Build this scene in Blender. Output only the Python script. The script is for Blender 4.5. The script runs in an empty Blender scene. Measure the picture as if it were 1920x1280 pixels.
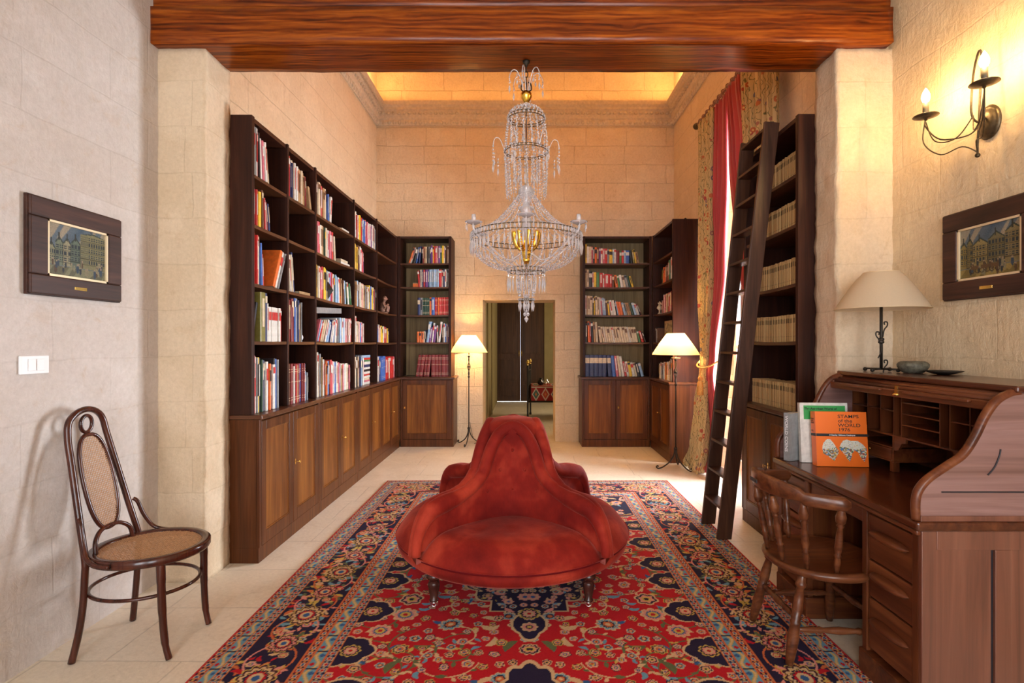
import bpy, bmesh, math, random
import numpy as np
from mathutils import Vector, Matrix, noise
random.seed(7)
PI = math.pi
S = bpy.context.scene
COL = S.collection

# ------------------------------------------------------------ camera
cd = bpy.data.cameras.new('camera'); cam = bpy.data.objects.new('camera', cd); COL.objects.link(cam)
cam.location = (0, 0, 1.42); cam.rotation_euler = (PI/2, 0, 0)
cd.sensor_width = 36; cd.lens = 18.75; cd.clip_start = .05; cd.clip_end = 100
cd.shift_x = -(985-960)/1920; cd.shift_y = (643-640)/1920
S.camera = cam
# ------------------------------------------------------------ world, exposure
w = bpy.data.worlds.new('sky'); S.world = w; w.use_nodes = True
bg = w.node_tree.nodes['Background']; bg.inputs[0].default_value = (.86, .93, 1, 1); bg.inputs[1].default_value = 6
S.view_settings.view_transform = 'Standard'; S.view_settings.look = 'None'
S.view_settings.gamma = 1; S.view_settings.use_curve_mapping = False
S.view_settings.exposure = 0.32
# ------------------------------------------------------------ daylight, cove lights and passage fill
def area(name, loc, rot, sx, sy, power, col):
    l = bpy.data.lights.new(name, 'AREA'); l.shape = 'RECTANGLE'; l.size = sx; l.size_y = sy
    l.energy = power; l.color = col
    o = bpy.data.objects.new(name, l); COL.objects.link(o); o.location = loc; o.rotation_euler = rot
    return o
area('daylight_side_window', (2.62, 5.45, 1.9), (0, PI/2, 0), 3.2, 1.3, 600, (.86, .93, 1))
area('daylight_rear_window', (-1.05, -2.62, 1.9), (PI/2, 0, 0), 1.3, 2.6, 52, (.93, .95, 1))
area('daylight_rear_window', (1.05, -2.62, 1.9), (PI/2, 0, 0), 1.3, 2.6, 52, (.93, .95, 1))
CO = (1, .52, .17)
area('cove_light_back', (0, 7.58, 4.90), (PI, 0, 0), 4.0, .08, 4.5, CO)
area('cove_light_left', (-2.03, 5.5, 4.90), (PI, 0, 0), .08, 4.0, 34, CO)
area('cove_light_right', (2.03, 5.5, 4.90), (PI, 0, 0), .08, 4.0, 44, CO)
area('passage_fill', (2.4, 10.6, 1.7), (0, PI/2, 0), 1.2, 1.0, 34, (1, .82, .52))  # added warm light to brighten the passage room, no window there

# ------------------------------------------------------------ node materials
MATS = {}
def newmat(name):
    m = bpy.data.materials.new(name); m.use_nodes = True; MATS[name] = m
    nt = m.node_tree; return m, nt, nt.nodes['Principled BSDF']
def c4(c): return (c[0], c[1], c[2], 1)
def N(nt, t, **kw):
    n = nt.nodes.new(t)
    for k, v in kw.items():
        if k in n.inputs: n.inputs[k].default_value = v
        else: setattr(n, k, v)
    return n
def ramp(nt, fac, stops):
    r = nt.nodes.new('ShaderNodeValToRGB'); nt.links.new(fac, r.inputs[0])
    e = r.color_ramp.elements
    e[0].position = stops[0][0]; e[0].color = c4(stops[0][1])
    e[1].position = stops[-1][0]; e[1].color = c4(stops[-1][1])
    for p, c in stops[1:-1]:
        x = e.new(p); x.color = c4(c)
    return r.outputs[0]
def mixc(nt, fac, a, b, bt='MIX'):
    n = nt.nodes.new('ShaderNodeMix'); n.data_type = 'RGBA'; n.blend_type = bt
    for i, v in ((0, fac), (6, a), (7, b)):
        if isinstance(v, (int, float)): n.inputs[i].default_value = v
        elif isinstance(v, tuple): n.inputs[i].default_value = c4(v)
        else: nt.links.new(v, n.inputs[i])
    return n.outputs[2]
def math_(nt, op, a, b=None):
    n = nt.nodes.new('ShaderNodeMath'); n.operation = op
    for i, v in ((0, a), (1, b)):
        if v is None: continue
        if isinstance(v, (int, float)): n.inputs[i].default_value = v
        else: nt.links.new(v, n.inputs[i])
    return n.outputs[0]
def bump(nt, b, h, strength, dist=.01):
    n = nt.nodes.new('ShaderNodeBump'); n.inputs['Strength'].default_value = strength; n.inputs['Distance'].default_value = dist
    nt.links.new(h, n.inputs['Height']); nt.links.new(n.outputs[0], b.inputs['Normal']); return n
def coords(nt, scale=(1, 1, 1), rot=(0, 0, 0), kind='Object'):
    tc = nt.nodes.new('ShaderNodeTexCoord'); mp = nt.nodes.new('ShaderNodeMapping')
    mp.inputs['Scale'].default_value = scale; mp.inputs['Rotation'].default_value = rot
    nt.links.new(tc.outputs[kind], mp.inputs[0]); return mp.outputs[0]
def noi(nt, vec, scale, detail=4, rough=.55, dist=0):
    n = nt.nodes.new('ShaderNodeTexNoise'); n.inputs['Scale'].default_value = scale; n.inputs['Detail'].default_value = detail
    n.inputs['Roughness'].default_value = rough; n.inputs['Distortion'].default_value = dist
    nt.links.new(vec, n.inputs['Vector']); return n.outputs['Fac']
def plain(name, col, rough=.5, metal=0, var=.0, bmp=0, bscale=60, **kw):
    m, nt, b = newmat(name)
    b.inputs['Base Color'].default_value = c4(col); b.inputs['Roughness'].default_value = rough; b.inputs['Metallic'].default_value = metal
    for k, v in kw.items(): b.inputs[k.replace('_', ' ')].default_value = v
    if var or bmp:
        v = coords(nt); f = noi(nt, v, bscale, 3)
        if var:
            a = tuple(x*(1-var) for x in col); d = tuple(min(1, x*(1+var)) for x in col)
            nt.links.new(ramp(nt, f, [(.3, a), (.7, d)]), b.inputs['Base Color'])
        if bmp: bump(nt, b, f, bmp, .004)
    return m
def emis(name, col, s):
    m, nt, b = newmat(name)
    b.inputs['Base Color'].default_value = c4(col); b.inputs['Emission Color'].default_value = c4(col); b.inputs['Emission Strength'].default_value = s
    return m
def stone(name, ax, base, lighter, darker, roughs=1.0, bw=.62, rh=.272, off=0.0, mort=.93, mb_=.22):
    m, nt, b = newmat(name)
    tc = nt.nodes.new('ShaderNodeTexCoord'); sp = nt.nodes.new('ShaderNodeSeparateXYZ'); nt.links.new(tc.outputs['Object'], sp.inputs[0])
    cb = nt.nodes.new('ShaderNodeCombineXYZ')
    nt.links.new(sp.outputs[{'x': 0, 'y': 1}[ax[0]]], cb.inputs[0]); nt.links.new(sp.outputs[{'z': 2, 'y': 1}[ax[1]]], cb.inputs[1])
    cb.inputs[2].default_value = off
    # wobble the joints a little
    wv = nt.nodes.new('ShaderNodeTexNoise'); wv.inputs['Scale'].default_value = 3; wv.inputs['Detail'].default_value = 3
    nt.links.new(tc.outputs['Object'], wv.inputs['Vector'])
    ma = nt.nodes.new('ShaderNodeVectorMath'); ma.operation = 'MULTIPLY_ADD'
    nt.links.new(wv.outputs['Color'], ma.inputs[0]); ma.inputs[1].default_value = (.035, .035, 0); nt.links.new(cb.outputs[0], ma.inputs[2])
    br = nt.nodes.new('ShaderNodeTexBrick'); nt.links.new(ma.outputs[0], br.inputs['Vector'])
    br.offset = .45; br.squash = 1.25; br.squash_frequency = 3
    for k, v in (('Scale', 1), ('Mortar Size', .007), ('Mortar Smooth', 1.0), ('Brick Width', bw), ('Row Height', rh), ('Bias', 0)): br.inputs[k].default_value = v
    br.inputs['Color1'].default_value = c4(base); br.inputs['Color2'].default_value = c4(tuple(x*.65+y*.35 for x, y in zip(base, lighter))); br.inputs['Mortar'].default_value = c4(tuple(x*mort for x in base))
    obj = tc.outputs['Object']
    big = noi(nt, obj, 1.6, 6, .6); mid = noi(nt, obj, 9, 6, .7, .6); fine = noi(nt, obj, 42, 5, .7)
    stains = ramp(nt, mid, [(.60, (0, 0, 0)), (.72, (1, 1, 1))])
    bigm = ramp(nt, big, [(.38, (0, 0, 0)), (.66, (1, 1, 1))])
    c = mixc(nt, math_(nt, 'MULTIPLY', bigm, .55), br.outputs['Color'], lighter)
    c = mixc(nt, math_(nt, 'MULTIPLY', stains, .38), c, darker)
    pit = noi(nt, obj, 4.2, 7, .72, 1.2)
    c = mixc(nt, math_(nt, 'MULTIPLY', ramp(nt, pit, [(.56, (0, 0, 0)), (.64, (1, 1, 1))]), .30), c, tuple(x*.55+y*.45 for x, y in zip(base, darker)))
    c = mixc(nt, math_(nt, 'MULTIPLY', ramp(nt, noi(nt, obj, 2.3, 5, .6, .5), [(.52, (0, 0, 0)), (.62, (1, 1, 1))]), .35), c, tuple(min(1, x*1.12) for x in lighter))
    c = mixc(nt, .22, c, ramp(nt, fine, [(.3, (.35, .3, .25)), (.7, (1, 1, 1))]), 'MULTIPLY')
    nt.links.new(c, b.inputs['Base Color']); b.inputs['Roughness'].default_value = .92
    tool = nt.nodes.new('ShaderNodeMapping'); tool.inputs['Rotation'].default_value = (.7, .7, .3); tool.inputs['Scale'].default_value = (26, 26, 5)
    nt.links.new(obj, tool.inputs[0]); tn = noi(nt, tool.outputs[0], 1.2, 4, .6)
    h = math_(nt, 'ADD', math_(nt, 'MULTIPLY', br.outputs['Fac'], -mb_), math_(nt, 'MULTIPLY', mid, 1.1))
    h = math_(nt, 'ADD', h, math_(nt, 'MULTIPLY', tn, .5)); h = math_(nt, 'ADD', h, math_(nt, 'MULTIPLY', fine, .25))
    bump(nt, b, h, .5*roughs, .018)
    return m
def wood(name, dark, mid, light, axis=2, rough=.35, scale=1.0, ringy=.0, contrast=.2, coat=.0, spec=.33):
    m, nt, b = newmat(name)
    sc = [22*scale]*3; sc[axis] = 1.1*scale
    v = coords(nt, tuple(sc)); f = noi(nt, v, 1.0, 5, .62, .8)
    sc2 = [90*scale]*3; sc2[axis] = 3*scale
    f2 = noi(nt, coords(nt, tuple(sc2)), 1.0, 3, .6)
    c = ramp(nt, f, [(.5-contrast, dark), (.5, mid), (.5+contrast, light)])
    c = mixc(nt, .35, c, ramp(nt, f2, [(.3, (.45, .4, .4)), (.65, (1, 1, 1))]), 'MULTIPLY')
    if ringy:
        sc3 = [9*scale]*3; sc3[axis] = 1.3*scale
        wv = nt.nodes.new('ShaderNodeTexWave'); wv.wave_type = 'RINGS'; wv.rings_direction = 'XYZ'[axis]
        wv.inputs['Scale'].default_value = 1.4; wv.inputs['Distortion'].default_value = 7; wv.inputs['Detail'].default_value = 3; wv.inputs['Detail Scale'].default_value = 1.2
        nt.links.new(coords(nt, tuple(sc3)), wv.inputs['Vector'])
        c = mixc(nt, ringy, c, ramp(nt, wv.outputs['Fac'], [(.15, dark), (.5, mid), (.9, light)]))
    nt.links.new(c, b.inputs['Base Color']); b.inputs['Roughness'].default_value = rough
    b.inputs['Coat Weight'].default_value = coat; b.inputs['Coat Roughness'].default_value = .15
    b.inputs['Specular IOR Level'].default_value = spec
    bump(nt, b, f2, .12, .002)
    return m
STB, STL, STD = (.78, .585, .375), (.83, .67, .47), (.50, .29, .13)
NB, NL = (.57, .50, .45), (.65, .60, .58)
stone('stone_left_near', 'yz', NB, NL, (.50, .33, .17), .7)
stone('stone_right_near', 'yz', (.70, .53, .33), (.76, .62, .42), (.45, .28, .14), 1.1, off=.3, mb_=.12)
stone('stone_pillar', 'xz', (.66, .50, .33), (.74, .60, .44), (.46, .28, .13), 1.0, .8, .272, 0, .90, .16)
stone('stone_pillar_side', 'yz', (.74, .63, .52), (.8, .7, .6), (.6, .45, .3), 1.0, .8, .272)
stone('stone_back', 'xz', STB, STL, STD, 1.9, .58, .268, 0, .88, .35)
stone('stone_side', 'yz', STB, STL, STD, 1.2, .6, .268, .2, .86, .4)
plain('plaster_ceiling', (.72, .62, .48), .9, var=.08, bscale=3)
m = stone('stone_floor', 'xy', (.74, .64, .50), (.82, .74, .62), (.48, .36, .23), .35, .62, .48, 0, .72, .3)
m.node_tree.nodes['Principled BSDF'].inputs['Roughness'].default_value = .55
plain('stone_carved', (.66, .54, .40), .9, var=.12, bscale=30, bmp=.4)
wood('beam_wood', (.06, .008, .001), (.20, .034, .002), (.40, .10, .008), 0, .3, 1.2, .25, .15, .15, spec=.22)
wood('dark_wood', (.016, .004, .002), (.034, .009, .004), (.06, .017, .007), 2, .5, spec=.2)
wood('dark_wood_h', (.018, .005, .0028), (.045, .014, .008), (.075, .026, .013), 1, .35)
wood('shelf_wood', (.05, .016, .006), (.095, .034, .013), (.15, .06, .024), 0, .36)
wood('back_wood_lamplit', (.18, .11, .042), (.27, .175, .07), (.34, .23, .10), 2, .55)  # paler copy of the dark back panels, lamp light put into the colour
wood('back_wood_dark', (.022, .006, .003), (.04, .011, .006), (.06, .018, .009), 2, .45)
wood('cup_wood', (.10, .028, .005), (.175, .056, .011), (.27, .095, .016), 2, .4, .8, spec=.22)
wood('cup_frame', (.05, .013, .003), (.09, .025, .006), (.13, .042, .011), 2, .36, spec=.25)
wood('work_wood', (.05, .018, .009), (.10, .036, .017), (.15, .06, .028), 0, .28)
wood('desk_wood', (.055, .013, .005), (.12, .032, .011), (.20, .062, .020), 2, .3, .7)
wood('desk_wood_x', (.055, .013, .005), (.12, .032, .011), (.20, .062, .020), 0, .32, .7)
wood('desk_wood_y', (.055, .013, .005), (.13, .034, .012), (.21, .066, .022), 1, .3, .7)
wood('desk_top_wood', (.04, .010, .005), (.085, .022, .009), (.13, .038, .014), 1, .22, .7, coat=.2)
wood('desk_side_wood', (.09, .022, .010), (.155, .045, .022), (.22, .075, .04), 2, .45, .6, coat=.6, spec=.7)
wood('chair_wood', (.05, .014, .006), (.12, .035, .013), (.21, .072, .026), 0, .3, 1.0, coat=.15)
wood('bent_wood', (.025, .006, .003), (.06, .013, .007), (.10, .025, .012), 2, .22, 1.2, coat=.3)
wood('ladder_wood', (.026, .009, .004), (.058, .021, .010), (.10, .04, .02), 2, .4)
wood('frame_wood', (.022, .009, .006), (.050, .018, .012), (.085, .032, .02), 1, .5)
wood('door_wood', (.05, .022, .009), (.085, .038, .015), (.12, .055, .024), 2, .5)
wood('cheek_wood_sheen', (.14, .06, .045), (.23, .115, .10), (.32, .18, .165), 0, .4, .6, coat=.6, spec=.7)  # worn pale bloom, with cool window sheen also put into the colour
plain('cane', (.42, .22, .10), .55, var=.2, bscale=80)
plain('iron', (.035, .028, .022), .5, .6, bmp=.3, bscale=90)
plain('bronze_iron', (.10, .075, .045), .42, .8, var=.3, bscale=60)
plain('brass', (.75, .50, .14), .22, 1)
plain('gilt', (.95, .62, .10), .2, 1)
plain('chrome', (.8, .8, .82), .15, 1)
plain('gold_paint', (.75, .60, .38), .4, .3)
plain('white_plastic', (.85, .83, .84), .3)
plain('black_line', (.012, .01, .014), .5)
plain('clay', (.11, .10, .07), .6, var=.5, bscale=70, bmp=.5)
plain('carved_wood', (.30, .15, .10), .5, var=.25, bscale=60)
plain('candle_sleeve', (.12, .10, .06), .5)
m, nt, b = newmat('crystal')
b.inputs['Base Color'].default_value = (.95, .93, .97, 1); b.inputs['Roughness'].default_value = .06; b.inputs['IOR'].default_value = 1.5
b.inputs['Transmission Weight'].default_value = .62; b.inputs['Specular IOR Level'].default_value = .9
m, nt, b = newmat('window_glass')
nt.nodes.remove(b); tr = nt.nodes.new('ShaderNodeBsdfTransparent'); gl = nt.nodes.new('ShaderNodeBsdfGlossy'); gl.inputs['Roughness'].default_value = .02
fr = nt.nodes.new('ShaderNodeFresnel'); mx = nt.nodes.new('ShaderNodeMixShader'); nt.links.new(fr.outputs[0], mx.inputs[0]); nt.links.new(tr.outputs[0], mx.inputs[1]); nt.links.new(gl.outputs[0], mx.inputs[2])
nt.links.new(mx.outputs[0], nt.nodes['Material Output'].inputs[0])
def shade_mat(name, col, tl):
    m, nt, b = newmat(name); nt.nodes.remove(b)
    d = nt.nodes.new('ShaderNodeBsdfDiffuse'); t = nt.nodes.new('ShaderNodeBsdfTranslucent'); x = nt.nodes.new('ShaderNodeMixShader')
    f = ramp(nt, noi(nt, coords(nt, (300, 300, 60)), 1, 2), [(.2, tuple(v*.92 for v in col)), (.8, col)])
    nt.links.new(f, d.inputs[0]); nt.links.new(f, t.inputs[0]); x.inputs[0].default_value = tl
    nt.links.new(d.outputs[0], x.inputs[1]); nt.links.new(t.outputs[0], x.inputs[2]); nt.links.new(x.outputs[0], nt.nodes['Material Output'].inputs[0])
shade_mat('lamp_cloth', (.80, .68, .42), .5)
shade_mat('lamp_cloth_pale', (.74, .60, .42), .3)
emis('bulb_warm', (1, .56, .20), 680)
emis('bulb_candle', (1, .62, .26), 370)
m, nt, b = newmat('velvet')
v = coords(nt); f = noi(nt, v, 3.1, 3, .6, .2); g = noi(nt, coords(nt, (60, 60, 25)), 1.5, 4, .6)
c = ramp(nt, f, [(.32, (.12, .005, .004)), (.5, (.24, .014, .008)), (.64, (.42, .045, .022))])
c = mixc(nt, .3, c, ramp(nt, g, [(.3, (.5, .5, .5)), (.7, (1, 1, 1))]), 'MULTIPLY')
nt.links.new(c, b.inputs['Base Color']); b.inputs['Roughness'].default_value = .8; b.inputs['Sheen Weight'].default_value = .35
b.inputs['Sheen Roughness'].default_value = .35; b.inputs['Sheen Tint'].default_value = (1, .28, .22, 1); b.inputs['Specular IOR Level'].default_value = .15
bump(nt, b, math_(nt, 'ADD', f, math_(nt, 'MULTIPLY', g, .3)), .25, .02)
plain('velvet_piping', (.12, .005, .006), .85, Specular_IOR_Level=.1)
plain('turned_leg', (.045, .012, .008), .25)
m, nt, b = newmat('red_curtain')
f = noi(nt, coords(nt, (9, 9, 1)), 1.5, 3)
nt.links.new(ramp(nt, f, [(.3, (.36, .022, .030)), (.7, (.52, .045, .055))]), b.inputs['Base Color']); b.inputs['Roughness'].default_value = .6; b.inputs['Sheen Weight'].default_value = .3
m, nt, b = newmat('floral_curtain')
v = coords(nt, (12, 12, 12)); 
vo = nt.nodes.new('ShaderNodeTexVoronoi'); vo.inputs['Scale'].default_value = 1.0; nt.links.new(v, vo.inputs['Vector'])
hue = nt.nodes.new('ShaderNodeSeparateColor'); nt.links.new(vo.outputs['Color'], hue.inputs[0])
flower = ramp(nt, hue.outputs[0], [(.0, (.42, .05, .03)), (.3, (.50, .16, .05)), (.5, (.10, .12, .20)), (.75, (.42, .24, .06)), (1, (.35, .05, .05))])
vine = nt.nodes.new('ShaderNodeTexWave'); vine.inputs['Scale'].default_value = .9; vine.inputs['Distortion'].default_value = 16; vine.inputs['Detail'].default_value = 2; vine.inputs['Detail Scale'].default_value = .8
nt.links.new(v, vine.inputs['Vector'])
vm = ramp(nt, vine.outputs['Fac'], [(.0, (1, 1, 1)), (.10, (0, 0, 0))])
c = mixc(nt, vm, (.56, .41, .19), (.14, .13, .04))
ring = ramp(nt, vo.outputs['Distance'], [(.0, (0, 0, 0)), (.12, (0, 0, 0)), (.14, (1, 1, 1)), (.30, (1, 1, 1)), (.33, (0, 0, 0))])
core = ramp(nt, vo.outputs['Distance'], [(.0, (1, 1, 1)), (.10, (1, 1, 1)), (.13, (0, 0, 0))])
gate = math_(nt, 'GREATER_THAN', hue.outputs[1], .42)
c = mixc(nt, math_(nt, 'MULTIPLY', ring, gate), c, flower); c = mixc(nt, math_(nt, 'MULTIPLY', core, gate), c, (.72, .45, .14))
leafv = nt.nodes.new('ShaderNodeTexVoronoi'); leafv.inputs['Scale'].default_value = 2.3; nt.links.new(v, leafv.inputs['Vector'])
lm = ramp(nt, leafv.outputs['Distance'], [(.18, (1, 1, 1)), (.24, (0, 0, 0))])
c = mixc(nt, math_(nt, 'MULTIPLY', lm, math_(nt, 'SUBTRACT', 1.0, gate)), c, (.22, .20, .08))
nt.links.new(c, b.inputs['Base Color']); b.inputs['Roughness'].default_value = .75
def vcol(name, rough=.8, bmp=0, sheen=0):
    m, nt, b = newmat(name); a = nt.nodes.new('ShaderNodeVertexColor'); a.layer_name = 'Col'
    nt.links.new(a.outputs[0], b.inputs['Base Color']); b.inputs['Roughness'].default_value = rough
    b.inputs['Sheen Weight'].default_value = sheen; b.inputs['Specular IOR Level'].default_value = .25
    if bmp: bump(nt, b, noi(nt, coords(nt), 260, 2), bmp, .004)
vcol('rug_wool', .95, .3, 0); vcol('print_paint', .35); vcol('kilim', .9)

# book colours
BC = {'w': ('white', (.66, .62, .56)), 'c': ('cream', (.62, .50, .34)), 't': ('tan', (.40, .24, .11)), 'r': ('red', (.50, .025, .02)),
      'R': ('dark red', (.19, .015, .014)), 'o': ('orange', (.68, .14, .02)), 'y': ('yellow', (.72, .46, .03)), 'g': ('green', (.07, .20, .08)),
      'G': ('dark green', (.02, .06, .035)), 'b': ('blue', (.05, .13, .42)), 'l': ('light blue', (.28, .42, .60)), 'n': ('navy', (.02, .03, .11)),
      'k': ('black', (.014, .012, .014)), 's': ('grey', (.25, .25, .25)), 'B': ('brown', (.12, .045, .02)), 'p': ('pink', (.55, .13, .17)),
      'v': ('purple', (.16, .04, .20)), 'O': ('olive', (.20, .17, .035))}
for k, (nm, c) in BC.items(): plain('book_'+nm.replace(' ', '_'), c, .45, var=.16, bscale=35)
plain('pages', (.62, .53, .38), .8, var=.1, bscale=120)
def journal_mat(name, a, d):
    m, nt, b = newmat(name); oi = nt.nodes.new('ShaderNodeObjectInfo'); nt.links.new(ramp(nt, oi.outputs['Random'], [(0, a), (1, d)]), b.inputs['Base Color']); b.inputs['Roughness'].default_value = .7
journal_mat('journal_cream', (.36, .21, .075), (.58, .39, .17)); journal_mat('journal_band', (.08, .05, .015), (.22, .14, .05))
plain('book_orange_bright', (.90, .17, .012), .4); plain('print_black', (.012, .012, .012), .5)
plain('book_bright_green', (.03, .30, .06), .4)

# ------------------------------------------------------------ mesh builder
class MB:
    def __init__(s): s.v = []; s.f = []; s.m = []; s.sm = []
    def add(s, vs, fs, mi=0, smooth=False):
        o = len(s.v); s.v += [tuple(p) for p in vs]
        for f in fs: s.f.append(tuple(i+o for i in f)); s.m.append(mi); s.sm.append(smooth)
        return s
    def box(s, a, b, mi=0):
        x0, y0, z0 = (min(a[i], b[i]) for i in range(3)); x1, y1, z1 = (max(a[i], b[i]) for i in range(3))
        vs = [(x0,y0,z0),(x1,y0,z0),(x1,y1,z0),(x0,y1,z0),(x0,y0,z1),(x1,y0,z1),(x1,y1,z1),(x0,y1,z1)]
        return s.add(vs, [(0,3,2,1),(4,5,6,7),(0,1,5,4),(1,2,6,5),(2,3,7,6),(3,0,4,7)], mi)
    def obox(s, c, size, M, mi=0):
        hx, hy, hz = (q/2 for q in size); vs = []
        for z in (-hz, hz):
            for x, y in ((-hx,-hy),(hx,-hy),(hx,hy),(-hx,hy)): vs.append(Vector(c)+M@Vector((x,y,z)))
        return s.add(vs, [(0,3,2,1),(4,5,6,7),(0,1,5,4),(1,2,6,5),(2,3,7,6),(3,0,4,7)], mi)
    def tube(s, pts, r, n=8, closed=False, mi=0, flat=None):
        P = [Vector(p) for p in pts]; k = len(P)
        R = r if isinstance(r, (list, tuple)) else [r]*k
        T = []
        for i in range(k):
            if closed: t = P[(i+1) % k]-P[i-1]
            else: t = P[min(i+1, k-1)]-P[max(i-1, 0)]
            T.append(t.normalized() if t.length > 1e-9 else Vector((0, 0, 1)))
        up = Vector((0, 0, 1)) if abs(T[0].z) < .9 else Vector((1, 0, 0))
        nrm = (up-T[0]*up.dot(T[0])).normalized(); vs = []; fs = []
        for i in range(k):
            nrm = (nrm-T[i]*nrm.dot(T[i]))
            nrm = nrm.normalized() if nrm.length > 1e-6 else T[i].orthogonal().normalized()
            bn = T[i].cross(nrm); q = flat if flat else 1
            for j in range(n):
                a = 2*PI*j/n; vs.append(P[i]+(nrm*math.cos(a)+bn*math.sin(a)*q)*R[i])
        for i in range(k if closed else k-1):
            i2 = (i+1) % k
            for j in range(n):
                j2 = (j+1) % n; fs.append((i*n+j, i*n+j2, i2*n+j2, i2*n+j))
        if not closed:
            fs.append(tuple(range(n-1, -1, -1))); fs.append(tuple((k-1)*n+j for j in range(n)))
        return s.add(vs, fs, mi, True)
    def turn(s, p0, p1, prof, n=14, mi=0):
        p0 = Vector(p0); p1 = Vector(p1); d = p1-p0
        return s.tube_axis(p0, d, [(t, r) for t, r in prof], n, mi)
    def tube_axis(s, p0, d, prof, n, mi):
        ax = d.normalized(); a = ax.orthogonal().normalized(); b = ax.cross(a); vs = []; fs = []
        for t, r in prof:
            for j in range(n):
                an = 2*PI*j/n; vs.append(p0+d*t+(a*math.cos(an)+b*math.sin(an))*r)
        for i in range(len(prof)-1):
            for j in range(n):
                j2 = (j+1) % n; fs.append((i*n+j, i*n+j2, (i+1)*n+j2, (i+1)*n+j))
        fs.append(tuple(range(n-1, -1, -1))); fs.append(tuple((len(prof)-1)*n+j for j in range(n)))
        return s.add(vs, fs, mi, True)
    def lathe(s, c, prof, n=24, mi=0, cap=True):   # prof: (r, z)
        vs = []; fs = []
        for r, z in prof:
            for j in range(n):
                a = 2*PI*j/n; vs.append((c[0]+r*math.cos(a), c[1]+r*math.sin(a), c[2]+z))
        for i in range(len(prof)-1):
            for j in range(n):
                j2 = (j+1) % n; fs.append((i*n+j, i*n+j2, (i+1)*n+j2, (i+1)*n+j))
        if cap:
            fs.append(tuple(range(n-1, -1, -1))); fs.append(tuple((len(prof)-1)*n+j for j in range(n)))
        return s.add(vs, fs, mi, True)
    def ball(s, c, r, n=10, m=6, sc=(1, 1, 1), mi=0):
        vs = [(c[0], c[1], c[2]-r*sc[2])]; fs = []
        for i in range(1, m):
            ph = -PI/2+PI*i/m
            for j in range(n):
                a = 2*PI*j/n; vs.append((c[0]+r*sc[0]*math.cos(ph)*math.cos(a), c[1]+r*sc[1]*math.cos(ph)*math.sin(a), c[2]+r*sc[2]*math.sin(ph)))
        vs.append((c[0], c[1], c[2]+r*sc[2]))
        for j in range(n): fs.append((0, 1+(j+1) % n, 1+j))
        for i in range(m-2):
            for j in range(n):
                j2 = (j+1) % n; fs.append((1+i*n+j, 1+i*n+j2, 1+(i+1)*n+j2, 1+(i+1)*n+j))
        t = len(vs)-1; q = 1+(m-2)*n
        for j in range(n): fs.append((q+j, q+(j+1) % n, t))
        return s.add(vs, fs, mi, True)
    def prism(s, poly, axis, d0, d1, mi=0):   # poly in the two other axes (in xyz order)
        def P(a, b, d): return {'x': (d, a, b), 'y': (a, d, b), 'z': (a, b, d)}[axis]
        k = len(poly); vs = [P(a, b, d0) for a, b in poly]+[P(a, b, d1) for a, b in poly]
        fs = [tuple(range(k)), tuple(range(2*k-1, k-1, -1))]+[(i, i+k, (i+1) % k+k, (i+1) % k) for i in range(k)]
        return s.add(vs, fs, mi)
    def grid(s, rows, closed=False, mi=0, smooth=True):
        n = len(rows[0]); vs = [p for r in rows for p in r]; fs = []
        for i in range(len(rows)-1):
            for j in range(n if closed else n-1):
                j2 = (j+1) % n; fs.append((i*n+j, i*n+j2, (i+1)*n+j2, (i+1)*n+j))
        return s.add(vs, fs, mi, smooth)
    def crystal(s, c, r, h, n=5, mi=0):
        vs = [(c[0], c[1], c[2]+h)]+[(c[0]+r*math.cos(2*PI*j/n), c[1]+r*math.sin(2*PI*j/n), c[2]) for j in range(n)]+[(c[0], c[1], c[2]-h)]
        fs = []
        for j in range(n): j2 = (j+1) % n; fs += [(0, 1+j, 1+j2), (n+1, 1+j2, 1+j)]
        return s.add(vs, fs, mi)
    def build(s, name, mat, parent=None, bevel=0, world=True, fixn=True, solid=0):
        V = s.v
        if parent is not None and world:
            r = parent
            while r.parent: r = r.parent
            inv = (Matrix.Translation(r.location)@Matrix.Rotation(r.rotation_euler.z, 4, 'Z')).inverted()
            V = [tuple(inv@Vector(p)) for p in V]
        me = bpy.data.meshes.new(name); me.from_pydata(V, [], s.f); me.update()
        for m in (mat if isinstance(mat, (list, tuple)) else [mat]): me.materials.append(MATS[m])
        me.polygons.foreach_set('material_index', s.m); me.polygons.foreach_set('use_smooth', s.sm)
        if fixn and len(s.f) < 60000:
            b = bmesh.new(); b.from_mesh(me); bmesh.ops.recalc_face_normals(b, faces=b.faces); b.to_mesh(me); b.free()
        o = bpy.data.objects.new(name, me); COL.objects.link(o)
        if parent is not None: o.parent = parent
        if solid:
            q = o.modifiers.new('solidify', 'SOLIDIFY'); q.thickness = solid; q.offset = 0
        if bevel:
            q = o.modifiers.new('bevel', 'BEVEL'); q.width = bevel; q.segments = 2; q.limit_method = 'ANGLE'; q.harden_normals = False
        return o
def tag(o, label=None, cat=None, group=None, kind=None):
    if label: o['label'] = label
    if cat: o['category'] = cat
    if group: o['group'] = group
    if kind: o['kind'] = kind
    return o
def thing(name, label, cat, loc=(0, 0, 0), rz=0, group=None):
    o = bpy.data.objects.new(name, None); COL.objects.link(o); o.empty_display_size = .1
    o.location = loc; o.rotation_euler = (0, 0, rz); return tag(o, label, cat, group)
def struct(name, mb, mat, bevel=0, label=None):
    o = mb.build(name, mat, None, bevel); o['kind'] = 'structure'
    if label: o['label'] = label
    return o
def dup(o, parent=None):
    c = o.copy(); COL.objects.link(c)
    if parent is not None: c.parent = parent
    for ch in list(o.children): dup(ch, c)
    return c
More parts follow.
